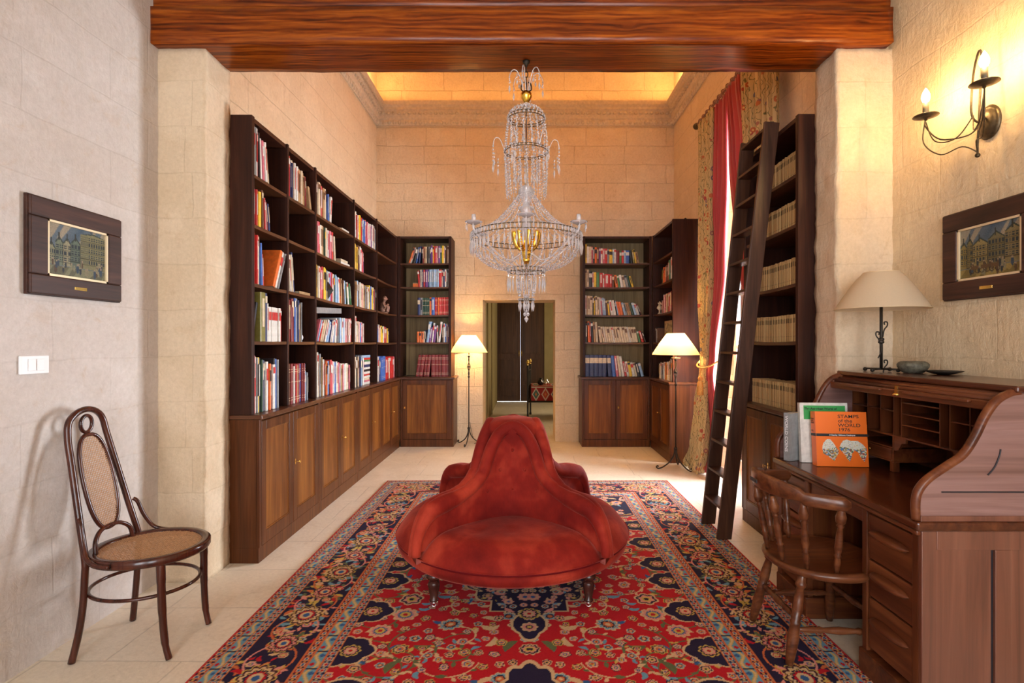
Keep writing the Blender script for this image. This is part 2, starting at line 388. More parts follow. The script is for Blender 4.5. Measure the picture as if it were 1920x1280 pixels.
def rough_box(a, b, step, amp, sc=6, lock=()):
    """box of small quads with its surface and edges worn by noise"""
    mb = MB(); n = [max(1, int(round(abs(b[i]-a[i])/step))) for i in range(3)]
    idx = {}; vs = []; fs = []
    def vid(i, j, k):
        if (i, j, k) in idx: return idx[(i, j, k)]
        p = Vector((a[0]+(b[0]-a[0])*i/n[0], a[1]+(b[1]-a[1])*j/n[1], a[2]+(b[2]-a[2])*k/n[2]))
        q = noise.noise_vector(p*sc)*amp+noise.noise_vector(p*sc*3.1)*amp*.45
        d = Vector((q.x if (i in (0, n[0]) and 'x' not in lock) else 0, q.y if j in (0, n[1]) else 0, q.z if (k in (0, n[2]) and 'z' not in lock) else 0))
        vs.append(p+d); idx[(i, j, k)] = len(vs)-1; return idx[(i, j, k)]
    for i in range(n[0]):
        for j in range(n[1]):
            fs.append((vid(i,j,0), vid(i,j+1,0), vid(i+1,j+1,0), vid(i+1,j,0))); fs.append((vid(i,j,n[2]), vid(i+1,j,n[2]), vid(i+1,j+1,n[2]), vid(i,j+1,n[2])))
    for i in range(n[0]):
        for k in range(n[2]):
            fs.append((vid(i,0,k), vid(i+1,0,k), vid(i+1,0,k+1), vid(i,0,k+1))); fs.append((vid(i,n[1],k), vid(i,n[1],k+1), vid(i+1,n[1],k+1), vid(i+1,n[1],k)))
    for j in range(n[1]):
        for k in range(n[2]):
            fs.append((vid(0,j,k), vid(0,j,k+1), vid(0,j+1,k+1), vid(0,j+1,k))); fs.append((vid(n[0],j,k), vid(n[0],j+1,k), vid(n[0],j+1,k+1), vid(n[0],j,k+1)))
    return mb.add(vs, fs, 0, True)
def smooth_path(P, k=6):
    """Catmull-Rom through the points"""
    P = [Vector(p) for p in P]; out = []
    for i in range(len(P)-1):
        p0 = P[max(i-1, 0)]; p1 = P[i]; p2 = P[i+1]; p3 = P[min(i+2, len(P)-1)]
        for j in range(k):
            t = j/k; out.append(.5*((2*p1)+(p2-p0)*t+(2*p0-5*p1+4*p2-p3)*t*t+(3*p1-p0-3*p2+p3)*t**3))
    out.append(P[-1]); return out
# ============================================================ THE SETTING
XL, XR, YB = -2.18, 2.18, 7.72
struct('floor', MB().box((-2.8, -2.9, -.1), (2.8, 13.2, 0)), 'stone_floor')
struct('wall_left', MB().box((-2.6, -2.9, 0), (XL, 3.2, 4.0)), 'stone_left_near')
struct('wall_left_far', MB().box((-2.6, 3.2, 0), (-2.155, 8.3, 6.3)), 'stone_side')
struct('wall_right', MB().box((XR, -2.9, 0), (2.6, 3.2, 4.0)), 'stone_right_near')
wr = MB(); wr.box((2.15, 3.2, 0), (2.6, 4.75, 6.3)); wr.box((2.15, 6.15, 0), (2.6, 8.3, 6.3)); wr.box((2.15, 4.75, 3.7), (2.6, 6.15, 6.3))
struct('wall_right_far', wr, 'stone_side')
DX0, DX1, DZ = -.617, .432, 2.045
wb = MB(); wb.box((-2.6, YB, 0), (DX0, 8.3, 6.3)); wb.box((DX1, YB, 0), (2.6, 8.3, 6.3)); wb.box((DX0, YB, DZ), (DX1, 8.3, 6.3))
struct('wall_back', wb, 'stone_back')
rw = MB()
for a, b in ((-2.6, -1.75), (-.35, .35), (1.75, 2.6)): rw.box((a, -2.9, 0), (b, -2.55, 4))
for a, b in ((-1.75, -.35), (.35, 1.75)): rw.box((a, -2.9, 3.25), (b, -2.55, 4)); rw.box((a, -2.9, 0), (b, -2.55, .5))
struct('wall_front', rw, 'stone_back')
struct('ceiling', MB().box((-2.6, -2.9, 3.9), (2.6, 3.3, 4.05)), 'plaster_ceiling')
struct('ceiling_far', MB().box((-2.6, 3.2, 6.3), (2.6, 8.3, 6.45)), 'plaster_ceiling')
struct('wall_partition', MB().box((-2.6, 3.15, 3.69), (2.6, 3.41, 6.3)), 'stone_back')
pl = rough_box((-2.2, 3.165, 0), (-1.9, 3.43, 3.17), .03, .007, 9, 'z'); struct('wall_pillar_left', pl, 'stone_pillar')
pr = rough_box((1.852, 3.165, 0), (2.2, 3.41, 3.17), .03, .010, 9, 'z'); struct('wall_pillar_right', pr, 'stone_pillar')
b1 = rough_box((-2.2, 3.10, 3.167), (2.14, 3.44, 3.376), .04, .005, 5); struct('trim_1', b1, 'beam_wood', label='reddish brown timber lintel beam across the opening')
b2 = rough_box((-2.2, 3.125, 3.38), (2.14, 3.42, 3.69), .05, .003, 5); struct('trim_2', b2, 'beam_wood', label='upper timber beam lying on the lintel')
# cornice with carved rows, on three walls
def cornice(name, p0, p1, nrm):
    p0 = Vector(p0); p1 = Vector(p1); n = Vector(nrm); L = (p1-p0).length; u = (p1-p0).normalized()
    prof = [(0, 4.56), (.02, 4.56), (.035, 4.60), (.035, 4.635), (.05, 4.65), (.06, 4.70), (.085, 4.75), (.10, 4.76), (.10, 4.79), (.125, 4.82), (.135, 4.87), (.10, 4.875), (.10, 4.85), (0, 4.85)]
    mb = MB(); k = len(prof); vs = []
    for P in (p0, p1): vs += [(P.x+n.x*a, P.y+n.y*a, z) for a, z in prof]
    mb.add(vs, [(i, (i+1) % k, (i+1) % k+k, i+k) for i in range(k)]+[tuple(range(k)), tuple(range(2*k-1, k-1, -1))])
    q = int(L/.075)
    for i in range(q):
        c = p0+u*((i+.5)*L/q)
        mb.ball((c.x+n.x*.03, c.y+n.y*.03, 4.60), .024, 6, 4, (1, 1, 1.4))
        mb.ball((c.x+n.x*.072, c.y+n.y*.072, 4.715), .022, 6, 4, (1.2, 1.2, .9))
    for i in range(q*2):
        c = p0+u*((i+.5)*L/q/2); h = .012
        mb.box((c.x+n.x*.09-h, c.y+n.y*.09-h, 4.762), (c.x+n.x*.115+h, c.y+n.y*.115+h, 4.79))
    struct(name, mb, 'stone_carved')
cornice('trim_3', (-2.155, 7.72, 0), (2.15, 7.72, 0), (0, -1, 0))
cornice('trim_4', (-2.155, 3.43, 0), (-2.155, 7.72, 0), (1, 0, 0))
cornice('trim_5', (2.15, 3.43, 0), (2.15, 7.72, 0), (-1, 0, 0))
# side window: leaves and glass in the reveal
wf = MB()
for y0, y1 in ((4.75, 4.83), (5.41, 5.49), (6.07, 6.15)): wf.box((2.40, y0, 0), (2.46, y1, 3.7))
for z in (0, .55, 1.35, 2.15, 2.95, 3.62): wf.box((2.41, 4.75, z), (2.45, 6.15, z+(.1 if z == 0 else .05)))
plain('white_paint', (.78, .76, .72), .5)
wo = struct('window_1', wf, 'white_paint', .004)
g = MB().box((2.428, 4.8, .05), (2.432, 6.1, 3.65)).build('pane', 'window_glass', wo)
for i, x in enumerate((-1.05, 1.05)):
    wf = MB()
    for a in (-.7, -.03, .64): wf.box((x+a, -2.72, .5), (x+a+.06, -2.67, 3.25))
    for z in (.5, 1.4, 2.3, 3.2): wf.box((x-.7, -2.72, z), (x+.7, -2.67, z+.05))
    wo = struct('window_%d' % (i+2), wf, 'white_paint')
    MB().box((x-.68, -2.702, .52), (x+.68, -2.698, 3.23)).build('pane', 'window_glass', wo)
# the passage room beyond the doorway
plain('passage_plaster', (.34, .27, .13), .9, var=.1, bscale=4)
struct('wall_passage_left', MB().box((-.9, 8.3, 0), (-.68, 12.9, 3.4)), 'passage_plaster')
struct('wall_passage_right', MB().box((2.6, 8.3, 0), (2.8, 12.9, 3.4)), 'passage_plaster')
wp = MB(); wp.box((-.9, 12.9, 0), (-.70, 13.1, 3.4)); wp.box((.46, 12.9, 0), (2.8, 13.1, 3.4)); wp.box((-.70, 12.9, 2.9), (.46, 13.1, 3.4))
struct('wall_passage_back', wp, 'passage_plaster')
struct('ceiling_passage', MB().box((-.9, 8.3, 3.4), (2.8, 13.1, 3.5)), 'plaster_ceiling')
sh = MB(); sh.box((-.68, 9.4, 0), (-.655, 9.5, 2.3)); sh.box((-.68, 10.6, 0), (-.655, 10.7, 2.3)); sh.box((-.68, 9.4, 2.3), (-.655, 10.7, 2.4))
struct('trim_6', sh, 'passage_plaster')
for i, (x0, x1) in enumerate(((-.70, -.121), (-.119, .46))):
    d = MB(); y = 12.92; z0 = .012
    d.box((x0, y, z0), (x1, y+.045, 2.88))
    for za, zb in ((.12, .42), (.50, 1.05), (1.15, 2.78)):
        d.box((x0+.07, y-.012, za), (x1-.07, y, zb)); d.box((x0+.10, y-.022, za+.03), (x1-.10, y-.012, zb-.03))
    o = struct('door_%d' % (i+1), d, 'door_wood', .004)
    MB().tube([(x1-.03 if i == 0 else x0+.03, y-.06, 1.1), (x1-.03 if i == 0 else x0+.03, y-.06, 1.24)], .01, 8).build('door_handle', 'brass', o)

# ============================================================ RUG (woven design worked out per knot)
def build_rug():
    st = .005; HU, HV = 1.44, 2.2; nu, nv = int(HU/st), int(HV/st)
    U, V = np.meshgrid((np.arange(nu)+.5)*st, (np.arange(nv)+.5)*st)      # quarter, from the centre outwards
    C = np.zeros((nv, nu, 3))
    red, navy, cream, org = np.array((.40, .006, .012)), np.array((.014, .009, .032)), np.array((.55, .36, .19)), np.array((.50, .12, .035))
    blue, lb, yel, grn, pink, dk = np.array((.03, .09, .22)), np.array((.12, .26, .34)), np.array((.50, .34, .07)), np.array((.10, .12, .05)), np.array((.60, .22, .18)), np.array((.05, .01, .02))
    C[:] = red
    e = np.minimum(HU-U, HV-V); side = (HU-U) < (HV-V); s = np.where(side, V, U)
    def win(u, v, R):
        i0, i1 = max(0, int((v-R)/st)), min(nv, int((v+R)/st)+2); j0, j1 = max(0, int((u-R)/st)), min(nu, int((u+R)/st)+2)
        return slice(i0, i1), slice(j0, j1)
    def rosette(u, v, R, n, cols, sq=1.0, rot=0, M=None):
        w = win(u, v, R*1.3)
        if w[0].start >= w[0].stop or w[1].start >= w[1].stop: return
        x = U[w]-u; y = (V[w]-v)
        if rot: x, y = x*math.cos(rot)+y*math.sin(rot), -x*math.sin(rot)+y*math.cos(rot)
        y = y/sq; r = np.hypot(x, y); th = np.arctan2(y, x)
        pet = .78+.22*np.abs(np.cos(n*th/2)); sub = C[w]; mk = np.ones_like(r, bool) if M is None else M[w]
        for k, (fr, c) in enumerate(cols):
            q = (r < R*fr*(pet if fr > .4 else 1)) & mk; sub[q] = c
        q = (r < R*.72) & (r > R*.5) & (np.abs(np.sin(n*th/2)) < .22) & mk; sub[q] = cols[0][1]
    def curve(pts, wd, c, M=None):
        for (u, v) in pts:
            w = win(u, v, wd)
            if w[0].start >= w[0].stop or w[1].start >= w[1].stop: continue
            q = np.hypot(U[w]-u, V[w]-v) < wd
            if M is not None: q &= M[w]
            C[w][q] = c
    def leaf(u, v, L, ang, bend, c, c2=None, M=None):
        n = int(L/.003)+2
        for i in range(n):
            t = i/(n-1); a = ang+bend*t; 
            u += L/n*math.cos(a); v += L/n*math.sin(a); wd = L*.16*math.sin(PI*min(1, t*1.02))+.002
            curve([(u, v)], wd, c, M)
            if c2 is not None: curve([(u, v)], wd*.4, c2, M)
    field = e > .57
    rnd = random.Random(11)
    # --- spiral vines and leaves on the field
    for k in range(26):
        u0, v0 = rnd.uniform(0, .85), rnd.uniform(0, 1.6); R = rnd.uniform(.08, .17); a0 = rnd.uniform(0, 6.28); dr = rnd.choice((-1, 1)); P = []
        for i in range(150):
            t = i/150; a = a0+dr*t*5.0; r = R*(1-.62*t); P.append((u0+r*math.cos(a), v0+r*math.sin(a)))
        curve(P, .0042, grn if k % 3 else cream, field)
        for i in range(12, 150, 17):
            u, v = P[i]; leaf(u, v, rnd.uniform(.025, .06), a0+dr*i/150*5+rnd.uniform(-.2, 1.6), rnd.uniform(-1.8, 1.8), [cream, grn, yel, lb][rnd.randrange(4)], [None, pink, grn][rnd.randrange(3)], field)
    for k in range(44):
        leaf(rnd.uniform(0, .87), rnd.uniform(0, 1.62), rnd.uniform(.06, .12), rnd.uniform(0, 6.28), rnd.choice((-1, 1))*rnd.uniform(1.2, 2.6), [cream, yel, blue, lb, grn][rnd.randrange(5)], [pink, blue, cream][rnd.randrange(3)], field)
    pts = []
    tries = 0
    while len(pts) < 170 and tries < 9000:
        tries += 1; u, v = rnd.uniform(0, .87), rnd.uniform(0, 1.64); R = rnd.choice((.024, .024, .03, .045, .06, .068))
        if all(math.hypot(u-a, v-b) > (R+c)*1.15 for a, b, c in pts): pts.append((u, v, R))
    sets = [(cream, navy, pink, yel, navy), (cream, lb, navy, org, cream), (navy, cream, pink, blue, yel), (yel, navy, cream, org, blue), (cream, pink, blue, yel, red)]
    for u, v, R in pts:
        a = sets[rnd.randrange(5)]; n = rnd.choice((6, 8, 10)) if R > .035 else 5
        rosette(u, v, R, n, ((1, a[0]), (.84, a[1]), (.62, a[2]), (.40, a[3]), (.2, a[4])), rnd.choice((1, 1, .8)), rnd.uniform(0, 3), field)
    # --- central medallion (lobed) with pendants
    def lobed(du, dv, cu, cv, n, amp): 
        x = (U-cu)/du; y = (V-cv)/dv; r = np.hypot(x, y); th = np.arctan2(y, x); return r/(1+amp*np.abs(np.cos(n*th/2)))
    m1 = lobed(.36, .44, 0, 0, 16, .12); 
    pend = np.minimum(lobed(.075, .13, 0, .60, 4, .25), lobed(.11, .16, 0, 1.10, 8, .22)); step = (np.abs(U) < .21) & (V > .36) & (V < .48) | (np.abs(U) < .13) & (V >= .48) & (V < .56)
    for mask, inner in ((m1 < 1.0, m1 < .965), (step, (V > .3) & ((np.abs(U) < .20) & (V < .47) | (np.abs(U) < .12) & (V < .55))), (pend < 1, pend < .86)):
        C[mask] = cream; C[inner] = navy
    C[m1 < .965] = navy
    med = (m1 < .94) | ((step | (pend < .8)) & (np.abs(U) < .15))
    for k in range(30):
        a = rnd.uniform(0, PI/2); r = rnd.uniform(.1, .46); leaf(r*math.cos(a)*.9, r*math.sin(a)*1.1, rnd.uniform(.04, .1), rnd.uniform(0, 6.28), rnd.uniform(-2.4, 2.4), [cream, pink, lb, yel, red][rnd.randrange(5)], None, med)
    pts = []
    for t in range(2500):
        a = rnd.uniform(0, PI/2); r = rnd.uniform(.08, .50); u, v = r*math.cos(a)*.85, r*math.sin(a)*1.1; R = rnd.choice((.022, .03, .045))
        if all(math.hypot(u-x, v-y) > (R+c)*1.1 for x, y, c in pts): pts.append((u, v, R))
    for u, v, R in pts: a = sets[rnd.randrange(5)]; rosette(u, v, R, 8, ((1, pink if a[0] is navy else a[0]), (.8, a[1]), (.55, a[2]), (.3, a[3])), 1, 0, med)
    m2 = lobed(.15, .19, 0, 0, 8, .18); C[m2 < 1] = cream; C[m2 < .94] = red; rosette(0, 0, .13, 12, ((1, cream), (.85, blue), (.6, pink), (.35, yel), (.18, navy)))
    rosette(0, .50, .06, 10, ((1, yel), (.84, navy), (.62, pink), (.40, cream), (.2, red))); rosette(0, .63, .045, 8, ((1, cream), (.8, pink), (.5, navy), (.25, yel)))
    # --- corner spandrels
    cu, cv = HU-.57, HV-.57; x = (cu-U)/.50; y = (cv-V)/.62; r = np.hypot(x, y); th = np.arctan2(y, x); sp = r/(1+.13*np.abs(np.cos(5*th)))
    spm = (sp < .88) & field; C[spm] = cream; C[(sp < .86) & field] = navy
    C[(sp < .82) & (sp > .81) & field] = org
    spi = (sp < .80) & field
    for k in range(60): leaf(rnd.uniform(.2, .87), rnd.uniform(.7, 1.63), rnd.uniform(.05, .1), rnd.uniform(0, 6.28), rnd.uniform(-2.4, 2.4), [cream, pink, lb, yel, red][rnd.randrange(5)], None, spi)
    for k in range(55): a = sets[rnd.randrange(5)]; rosette(rnd.uniform(.2, .86), rnd.uniform(.75, 1.62), rnd.choice((.025, .035, .055)), 8, ((1, a[0] if a[0] is not navy else org), (.8, a[1]), (.55, a[2]), (.3, a[3])), 1, 0, spi)
    # half flowers growing from the border edge, as on the long sides
    for v in np.arange(.12, .85, .36):
        hm = np.hypot((HU-.57-U)/.15, (V-v)/.11)/(1+.15*np.abs(np.cos(4*np.arctan2(V-v, HU-.57-U)))); C[(hm < 1) & field] = cream; C[(hm < .92) & field] = navy
        rosette(HU-.57-.05, v, .05, 8, ((1, yel), (.84, navy), (.62, pink), (.40, cream), (.2, red)), 1, 0, field)
    # --- borders
    def stripeA(e0, e1, k=0):
        m = (e >= e0) & (e < e1); t = (e-e0)/(e1-e0)-.5; ph = (s/.042) % 1-.5; r = np.hypot(t*.9, ph*.95)
        C[m] = cream*.8; C[m & (np.abs(ph) > .36)] = navy; C[m & (r < .42)] = red*.8 if k == 0 else blue; C[m & (r < .30)] = cream; C[m & (r < .19)] = blue if k == 0 else red
        C[m & (np.abs(ph) > .42) & (np.abs(t) < .16)] = yel
    def stripeB(e0, e1):
        m = (e >= e0) & (e < e1); t = (e-e0)/(e1-e0)-.5; ph = (s/.13) % 1; C[m] = lb
        wv = .28*np.sin(2*PI*ph); C[m & (np.abs(t-wv) < .17)] = yel*.95; C[m & (np.abs(t-wv) < .08)] = cream
        C[m & (np.hypot(t+.22, (ph-.25)*2.6) < .22)] = red; C[m & (np.hypot(t-.22, (ph-.75)*2.6) < .22)] = blue; C[m & (np.abs(ph-.5) < .035)] = navy
    line = lambda e0, e1, c: C.__setitem__((e >= e0) & (e < e1), c)
    stripeA(.012, .05); line(.05, .057, org); stripeB(.057, .10); line(.10, .107, org); stripeA(.107, .143, 1); line(.143, .152, org)
    mbm = (e >= .152) & (e < .42); C[mbm] = navy
    per = .52; t = (e-.286)/.134
    # scattered leaves and small blossoms in the main border
    def at(sv, ev):     # both sides
        return ((HU-ev, sv), (sv, HV-ev))
    for k in range(400):
        sv = rnd.uniform(0, 2.1); ev = rnd.uniform(.17, .40); cc = [cream, pink, org, grn, lb, red, yel][rnd.randrange(7)]; L = rnd.uniform(.03, .07); a = rnd.uniform(0, 6.28); bd = rnd.uniform(-2.5, 2.5)
        for (u, v) in at(sv, ev): leaf(u, v, L, a, bd, cc, None, mbm)
    for off, c in ((0, pink), (.5, org)):
        for j in range(900):
            sv = j*.0025; a = 2*PI*(sv/per+off); ev = .286+.105*math.copysign(abs(math.sin(a))**.6, math.sin(a))
            for (u, v) in at(sv, ev): curve([(u, v)], .0045, c, mbm)
    for j in range(60):
        sv = j*.065+.03; ev = .286+(.07 if j % 2 else -.07)*(1 if (j//2) % 2 else .6); a = sets[j % 5]
        for (u, v) in at(sv, ev): rosette(u, v, .024, 6, ((1, cream if j % 3 else pink), (.78, a[1] if a[1] is not navy else red), (.5, a[2]), (.28, yel)), 1, 0, mbm)
    for j in range(10):
        sv = j*per/2; R = .085 if j % 2 == 0 else .068
        for q, (u, v) in enumerate(at(sv, .286)):
            rosette(u, v, R, 12, ((1.05, yel), (.98, dk), (.84, pink if j % 2 else cream), (.66, navy), (.50, red), (.36, cream), (.2, blue)), 1.15 if q == 0 else .87, 0, mbm)
    line(.42, .428, org); stripeA(.428, .462); line(.462, .469, org); stripeB(.469, .522); line(.522, .529, org); stripeA(.529, .563, 1); line(.563, .572, org)
    line(-1, .013, np.array((.52, .02, .02)))
    # weave: small per-knot variation
    rs = np.random.RandomState(3)
    full = np.concatenate([C[::-1], C], 0); full = np.concatenate([full[:, ::-1], full], 1)
    full = np.clip(full*(1+.16*(rs.rand(*full.shape[:2])[..., None]-.5)), 0, 1)
    H, W = full.shape[:2]; x0, y0 = .02-HU, 3.28-HV
    xs = x0+(np.arange(W)+.5)*st; ys = y0+(np.arange(H)+.5)*st
    X, Y = np.meshgrid(xs, ys); Z = np.full_like(X, .012); Z[0] = Z[-1] = .001; Z[:, 0] = Z[:, -1] = .001
    Z += .0015*np.sin(X*3.1+Y*1.7)*(Z > .005)
    me = bpy.data.meshes.new('rug'); co = np.stack([X, Y, Z], -1).reshape(-1, 3).astype(np.float32)
    ii = np.arange(H*W).reshape(H, W); F = np.stack([ii[:-1, :-1], ii[:-1, 1:], ii[1:, 1:], ii[1:, :-1]], -1).reshape(-1, 4)
    me.vertices.add(len(co)); me.vertices.foreach_set('co', co.ravel())
    me.loops.add(F.size); me.loops.foreach_set('vertex_index', F.ravel().astype(np.int32))
    me.polygons.add(len(F)); me.polygons.foreach_set('loop_start', np.arange(0, F.size, 4, dtype=np.int32))
    me.update(calc_edges=True); me.validate()
    a = me.color_attributes.new('Col', 'FLOAT_COLOR', 'POINT'); rgba = np.concatenate([full, np.ones((H, W, 1))], -1).reshape(-1).astype(np.float32)
    a.data.foreach_set('color', rgba); me.materials.append(MATS['rug_wool'])
    o = bpy.data.objects.new('rug', me); COL.objects.link(o)
    tag(o, 'crimson Persian rug with navy floral border lying on the stone floor', 'rug')
build_rug()

# a painted surface: raster -> flat grid of coloured vertices; corners o, o+ux, o+uz
def painted(name, img, o, ux, uz, mat, parent):
    H, W = img.shape[:2]; o = Vector(o); ux = Vector(ux); uz = Vector(uz)
    r = parent
    while r.parent: r = r.parent
    inv = (Matrix.Translation(r.location)@Matrix.Rotation(r.rotation_euler.z, 4, 'Z')).inverted()
    vs = [tuple(inv@(o+ux*(j/(W-1))+uz*(1-i/(H-1)))) for i in range(H) for j in range(W)]
    fs = [(i*W+j, (i+1)*W+j, (i+1)*W+j+1, i*W+j+1) for i in range(H-1) for j in range(W-1)]
    me = bpy.data.meshes.new(name); me.from_pydata(vs, [], fs); me.update()
    a = me.color_attributes.new('Col', 'FLOAT_COLOR', 'POINT')
    a.data.foreach_set('color', np.concatenate([img, np.ones((H, W, 1))], -1).reshape(-1).astype(np.float32))
    me.materials.append(MATS[mat]); ob = bpy.data.objects.new(name, me); COL.objects.link(ob); ob.parent = parent
    return ob
def street_scene(W, H, kind):
    r = np.random.RandomState(5+kind); im = np.zeros((H, W, 3)); yy, xx = np.mgrid[0:H, 0:W]; y = yy/H; x = xx/W
    n = sum(np.sin(xx*f*.07+yy*g*.05+p)*a for f, g, p, a in ((1, 1.7, 0, .5), (2.3, 3.1, 1, .3), (5, 4.1, 2, .2)))
    im[:] = np.array((.10, .15, .20))
    im += (n[..., None]*.06+.05)*np.array((1, .9, .7)); im[(y < .3) & (n > .2)] = (.45, .38, .27)
    pal = ((.30, .29, .17), (.20, .23, .15), (.36, .33, .20), (.14, .18, .13), (.26, .24, .12)) if kind == 0 else ((.30, .22, .07), (.24, .19, .07), (.34, .26, .10), (.20, .17, .08), (.28, .22, .10))
    def rect(x0, y0, x1, y1, c): im[(x >= x0) & (x < x1) & (y >= y0) & (y < y1)] = c
    def gable(x0, x1, yb, yt, c):
        cx = (x0+x1)/2; im[(y < yb) & (y > yb-(yb-yt)*(1-np.abs(x-cx)/((x1-x0)/2))) & (x > x0) & (x < x1)] = c
    k = 0; X = 0
    ws = (.12, .13, .13, .16, .46) if kind == 0 else (.12, .10, .26, .26, .26)
    tops = (.48, .36, .36, .32, .10) if kind == 0 else (.36, .30, .34, .28, .20)
    for wd, tp in zip(ws, tops):
        c = np.array(pal[k % 5]); rect(X, tp, X+wd, .80, c)
        gable(X-.01, X+wd+.01, tp, tp-.14 if wd < .3 else tp-.06, (.05, .07, .055)); gable(X+.015, X+wd-.015, tp+.005, tp-.10 if wd < .3 else tp-.03, c*1.15)
        rect(X+wd*.4, tp-.2 if wd < .3 else tp-.1, X+wd*.4+.02, tp-.05, (.05, .05, .04))
        rows = int((.78-tp)/.12)
        for q in range(rows):
            yt = tp+.03+q*.12; rect(X, yt+.085, X+wd, yt+.10, c*.35)
            m = max(2, int(wd/.045))
            for j in range(m):
                a = X+wd*(j+.2)/m; rect(a, yt, a+wd*.62/m, yt+.07, (.035, .05, .06)); rect(a+wd*.29/m, yt, a+wd*.33/m, yt+.07, c*1.3); rect(a, yt+.03, a+wd*.62/m, yt+.036, c*1.3)
        rect(X+wd-.008, tp, X+wd, .8, (.03, .04, .03)); X += wd; k += 1
    im[y > .8] = np.array((.26, .25, .14)) if kind == 0 else np.array((.40, .29, .09))
    im[(y > .8) & (n > .1)] *= .6
    for q in range(26):
        cx, cy = r.uniform(.05, .95), r.uniform(.72, .9); h = r.uniform(.05, .09); c = np.array([(.04, .05, .06), (.30, .27, .16), (.12, .07, .04), (.05, .08, .12)][r.randint(4)])
        im[((x-cx)/(h*.28))**2+((y-cy)/h)**2 < 1] = c; im[((x-cx)/(h*.2))**2+((y-cy+h)/(h*.22))**2 < 1] = (.4, .3, .2)
    if kind == 1:
        for cx in (.25, .42, .58):
            for d in (-.04, .05): im[np.abs(np.hypot((x-cx-d)*1.3, y-.86)-.045) < .008] = (.05, .03, .02)
            rect(cx-.06, .76, cx+.07, .83, (.16, .09, .04))
    return np.clip(.62*im*(1+.35*(r.rand(H, W)[..., None]-.5)), 0, 1)
def picture(label, xw, y0, y1, nx, kind):      # xw wall plane, nx = direction into the room
    z0, z1 = 1.638, 2.07; t = thing('framed_picture', label, 'picture', (xw, (y0+y1)/2, z0), 0)
    B = .088; f = MB()
    for (a0, b0, a1, b1) in ((y0, z0, y1, z0+B), (y0, z1-B, y1, z1), (y0, z0+B, y0+B, z1-B), (y1-B, z0+B, y1, z1-B)):
        f.box((xw+nx*.003, a0, b0), (xw+nx*.032, a1, b1))
    f.build('frame', 'frame_wood', t, .006)
    o = MB()
    for (a0, b0, a1, b1) in ((y0-.004, z0-.004, y1+.004, z0+.012), (y0-.004, z1-.012, y1+.004, z1+.004), (y0-.004, z0+.012, y0+.012, z1-.012), (y1-.012, z0+.012, y1+.004, z1-.012)):
        o.box((xw+nx*.003, a0, b0), (xw+nx*.020, a1, b1))
    o.build('outer_moulding', 'frame_wood', t, .002)
    g = MB(); q = .010
    for (a0, b0, a1, b1) in ((y0+B, z0+B, y1-B, z0+B+q), (y0+B, z1-B-q, y1-B, z1-B), (y0+B, z0+B, y0+B+q, z1-B), (y1-B-q, z0+B, y1-B, z1-B)):
        g.box((xw+nx*.003, a0, b0), (xw+nx*.027, a1, b1))
    g.build('slip', 'gold_paint', t)
    MB().box((xw+nx*.032, (y0+y1)/2-.035, z0+.035), (xw+nx*.034, (y0+y1)/2+.035, z0+.05)).build('name_plate', 'brass', t, .001)
    MB().box((xw+nx*.003, y0+B+q, z0+B+q), (xw+nx*.015, y1-B-q, z1-B-q)).build('backing', 'frame_wood', t)
    img = street_scene(110, 80, kind)
    if nx > 0: oo, ux = (xw+.017, y0+B+q, z0+B+q), (0, y1-y0-2*B-2*q, 0)
    else: oo, ux = (xw-.017, y1-B-q, z0+B+q), (0, -(y1-y0-2*B-2*q), 0)
    painted('print', img, oo, ux, (0, 0, z1-z0-2*B-2*q), 'print_paint', t)
picture('dark-framed print of gabled town houses hanging on the left wall', XL, 2.316, 2.84, 1, 0)
picture('dark-framed print of a terrace with coaches hanging on the right wall', XR, 2.225, 2.75, -1, 1)
# light switch
sw = thing('light_switch', 'white double light switch on the left wall below the picture', 'light switch', (XL, 2.36, 1.32))
MB().box((XL+.001, 2.29, 1.283), (XL+.012, 2.43, 1.365)).build('plate', 'white_plastic', sw, .004)
for a in (2.325, 2.366): MB().box((XL+.0125, a, 1.298), (XL+.016, a+.036, 1.350)).build('rocker', 'white_plastic', sw, .0015)

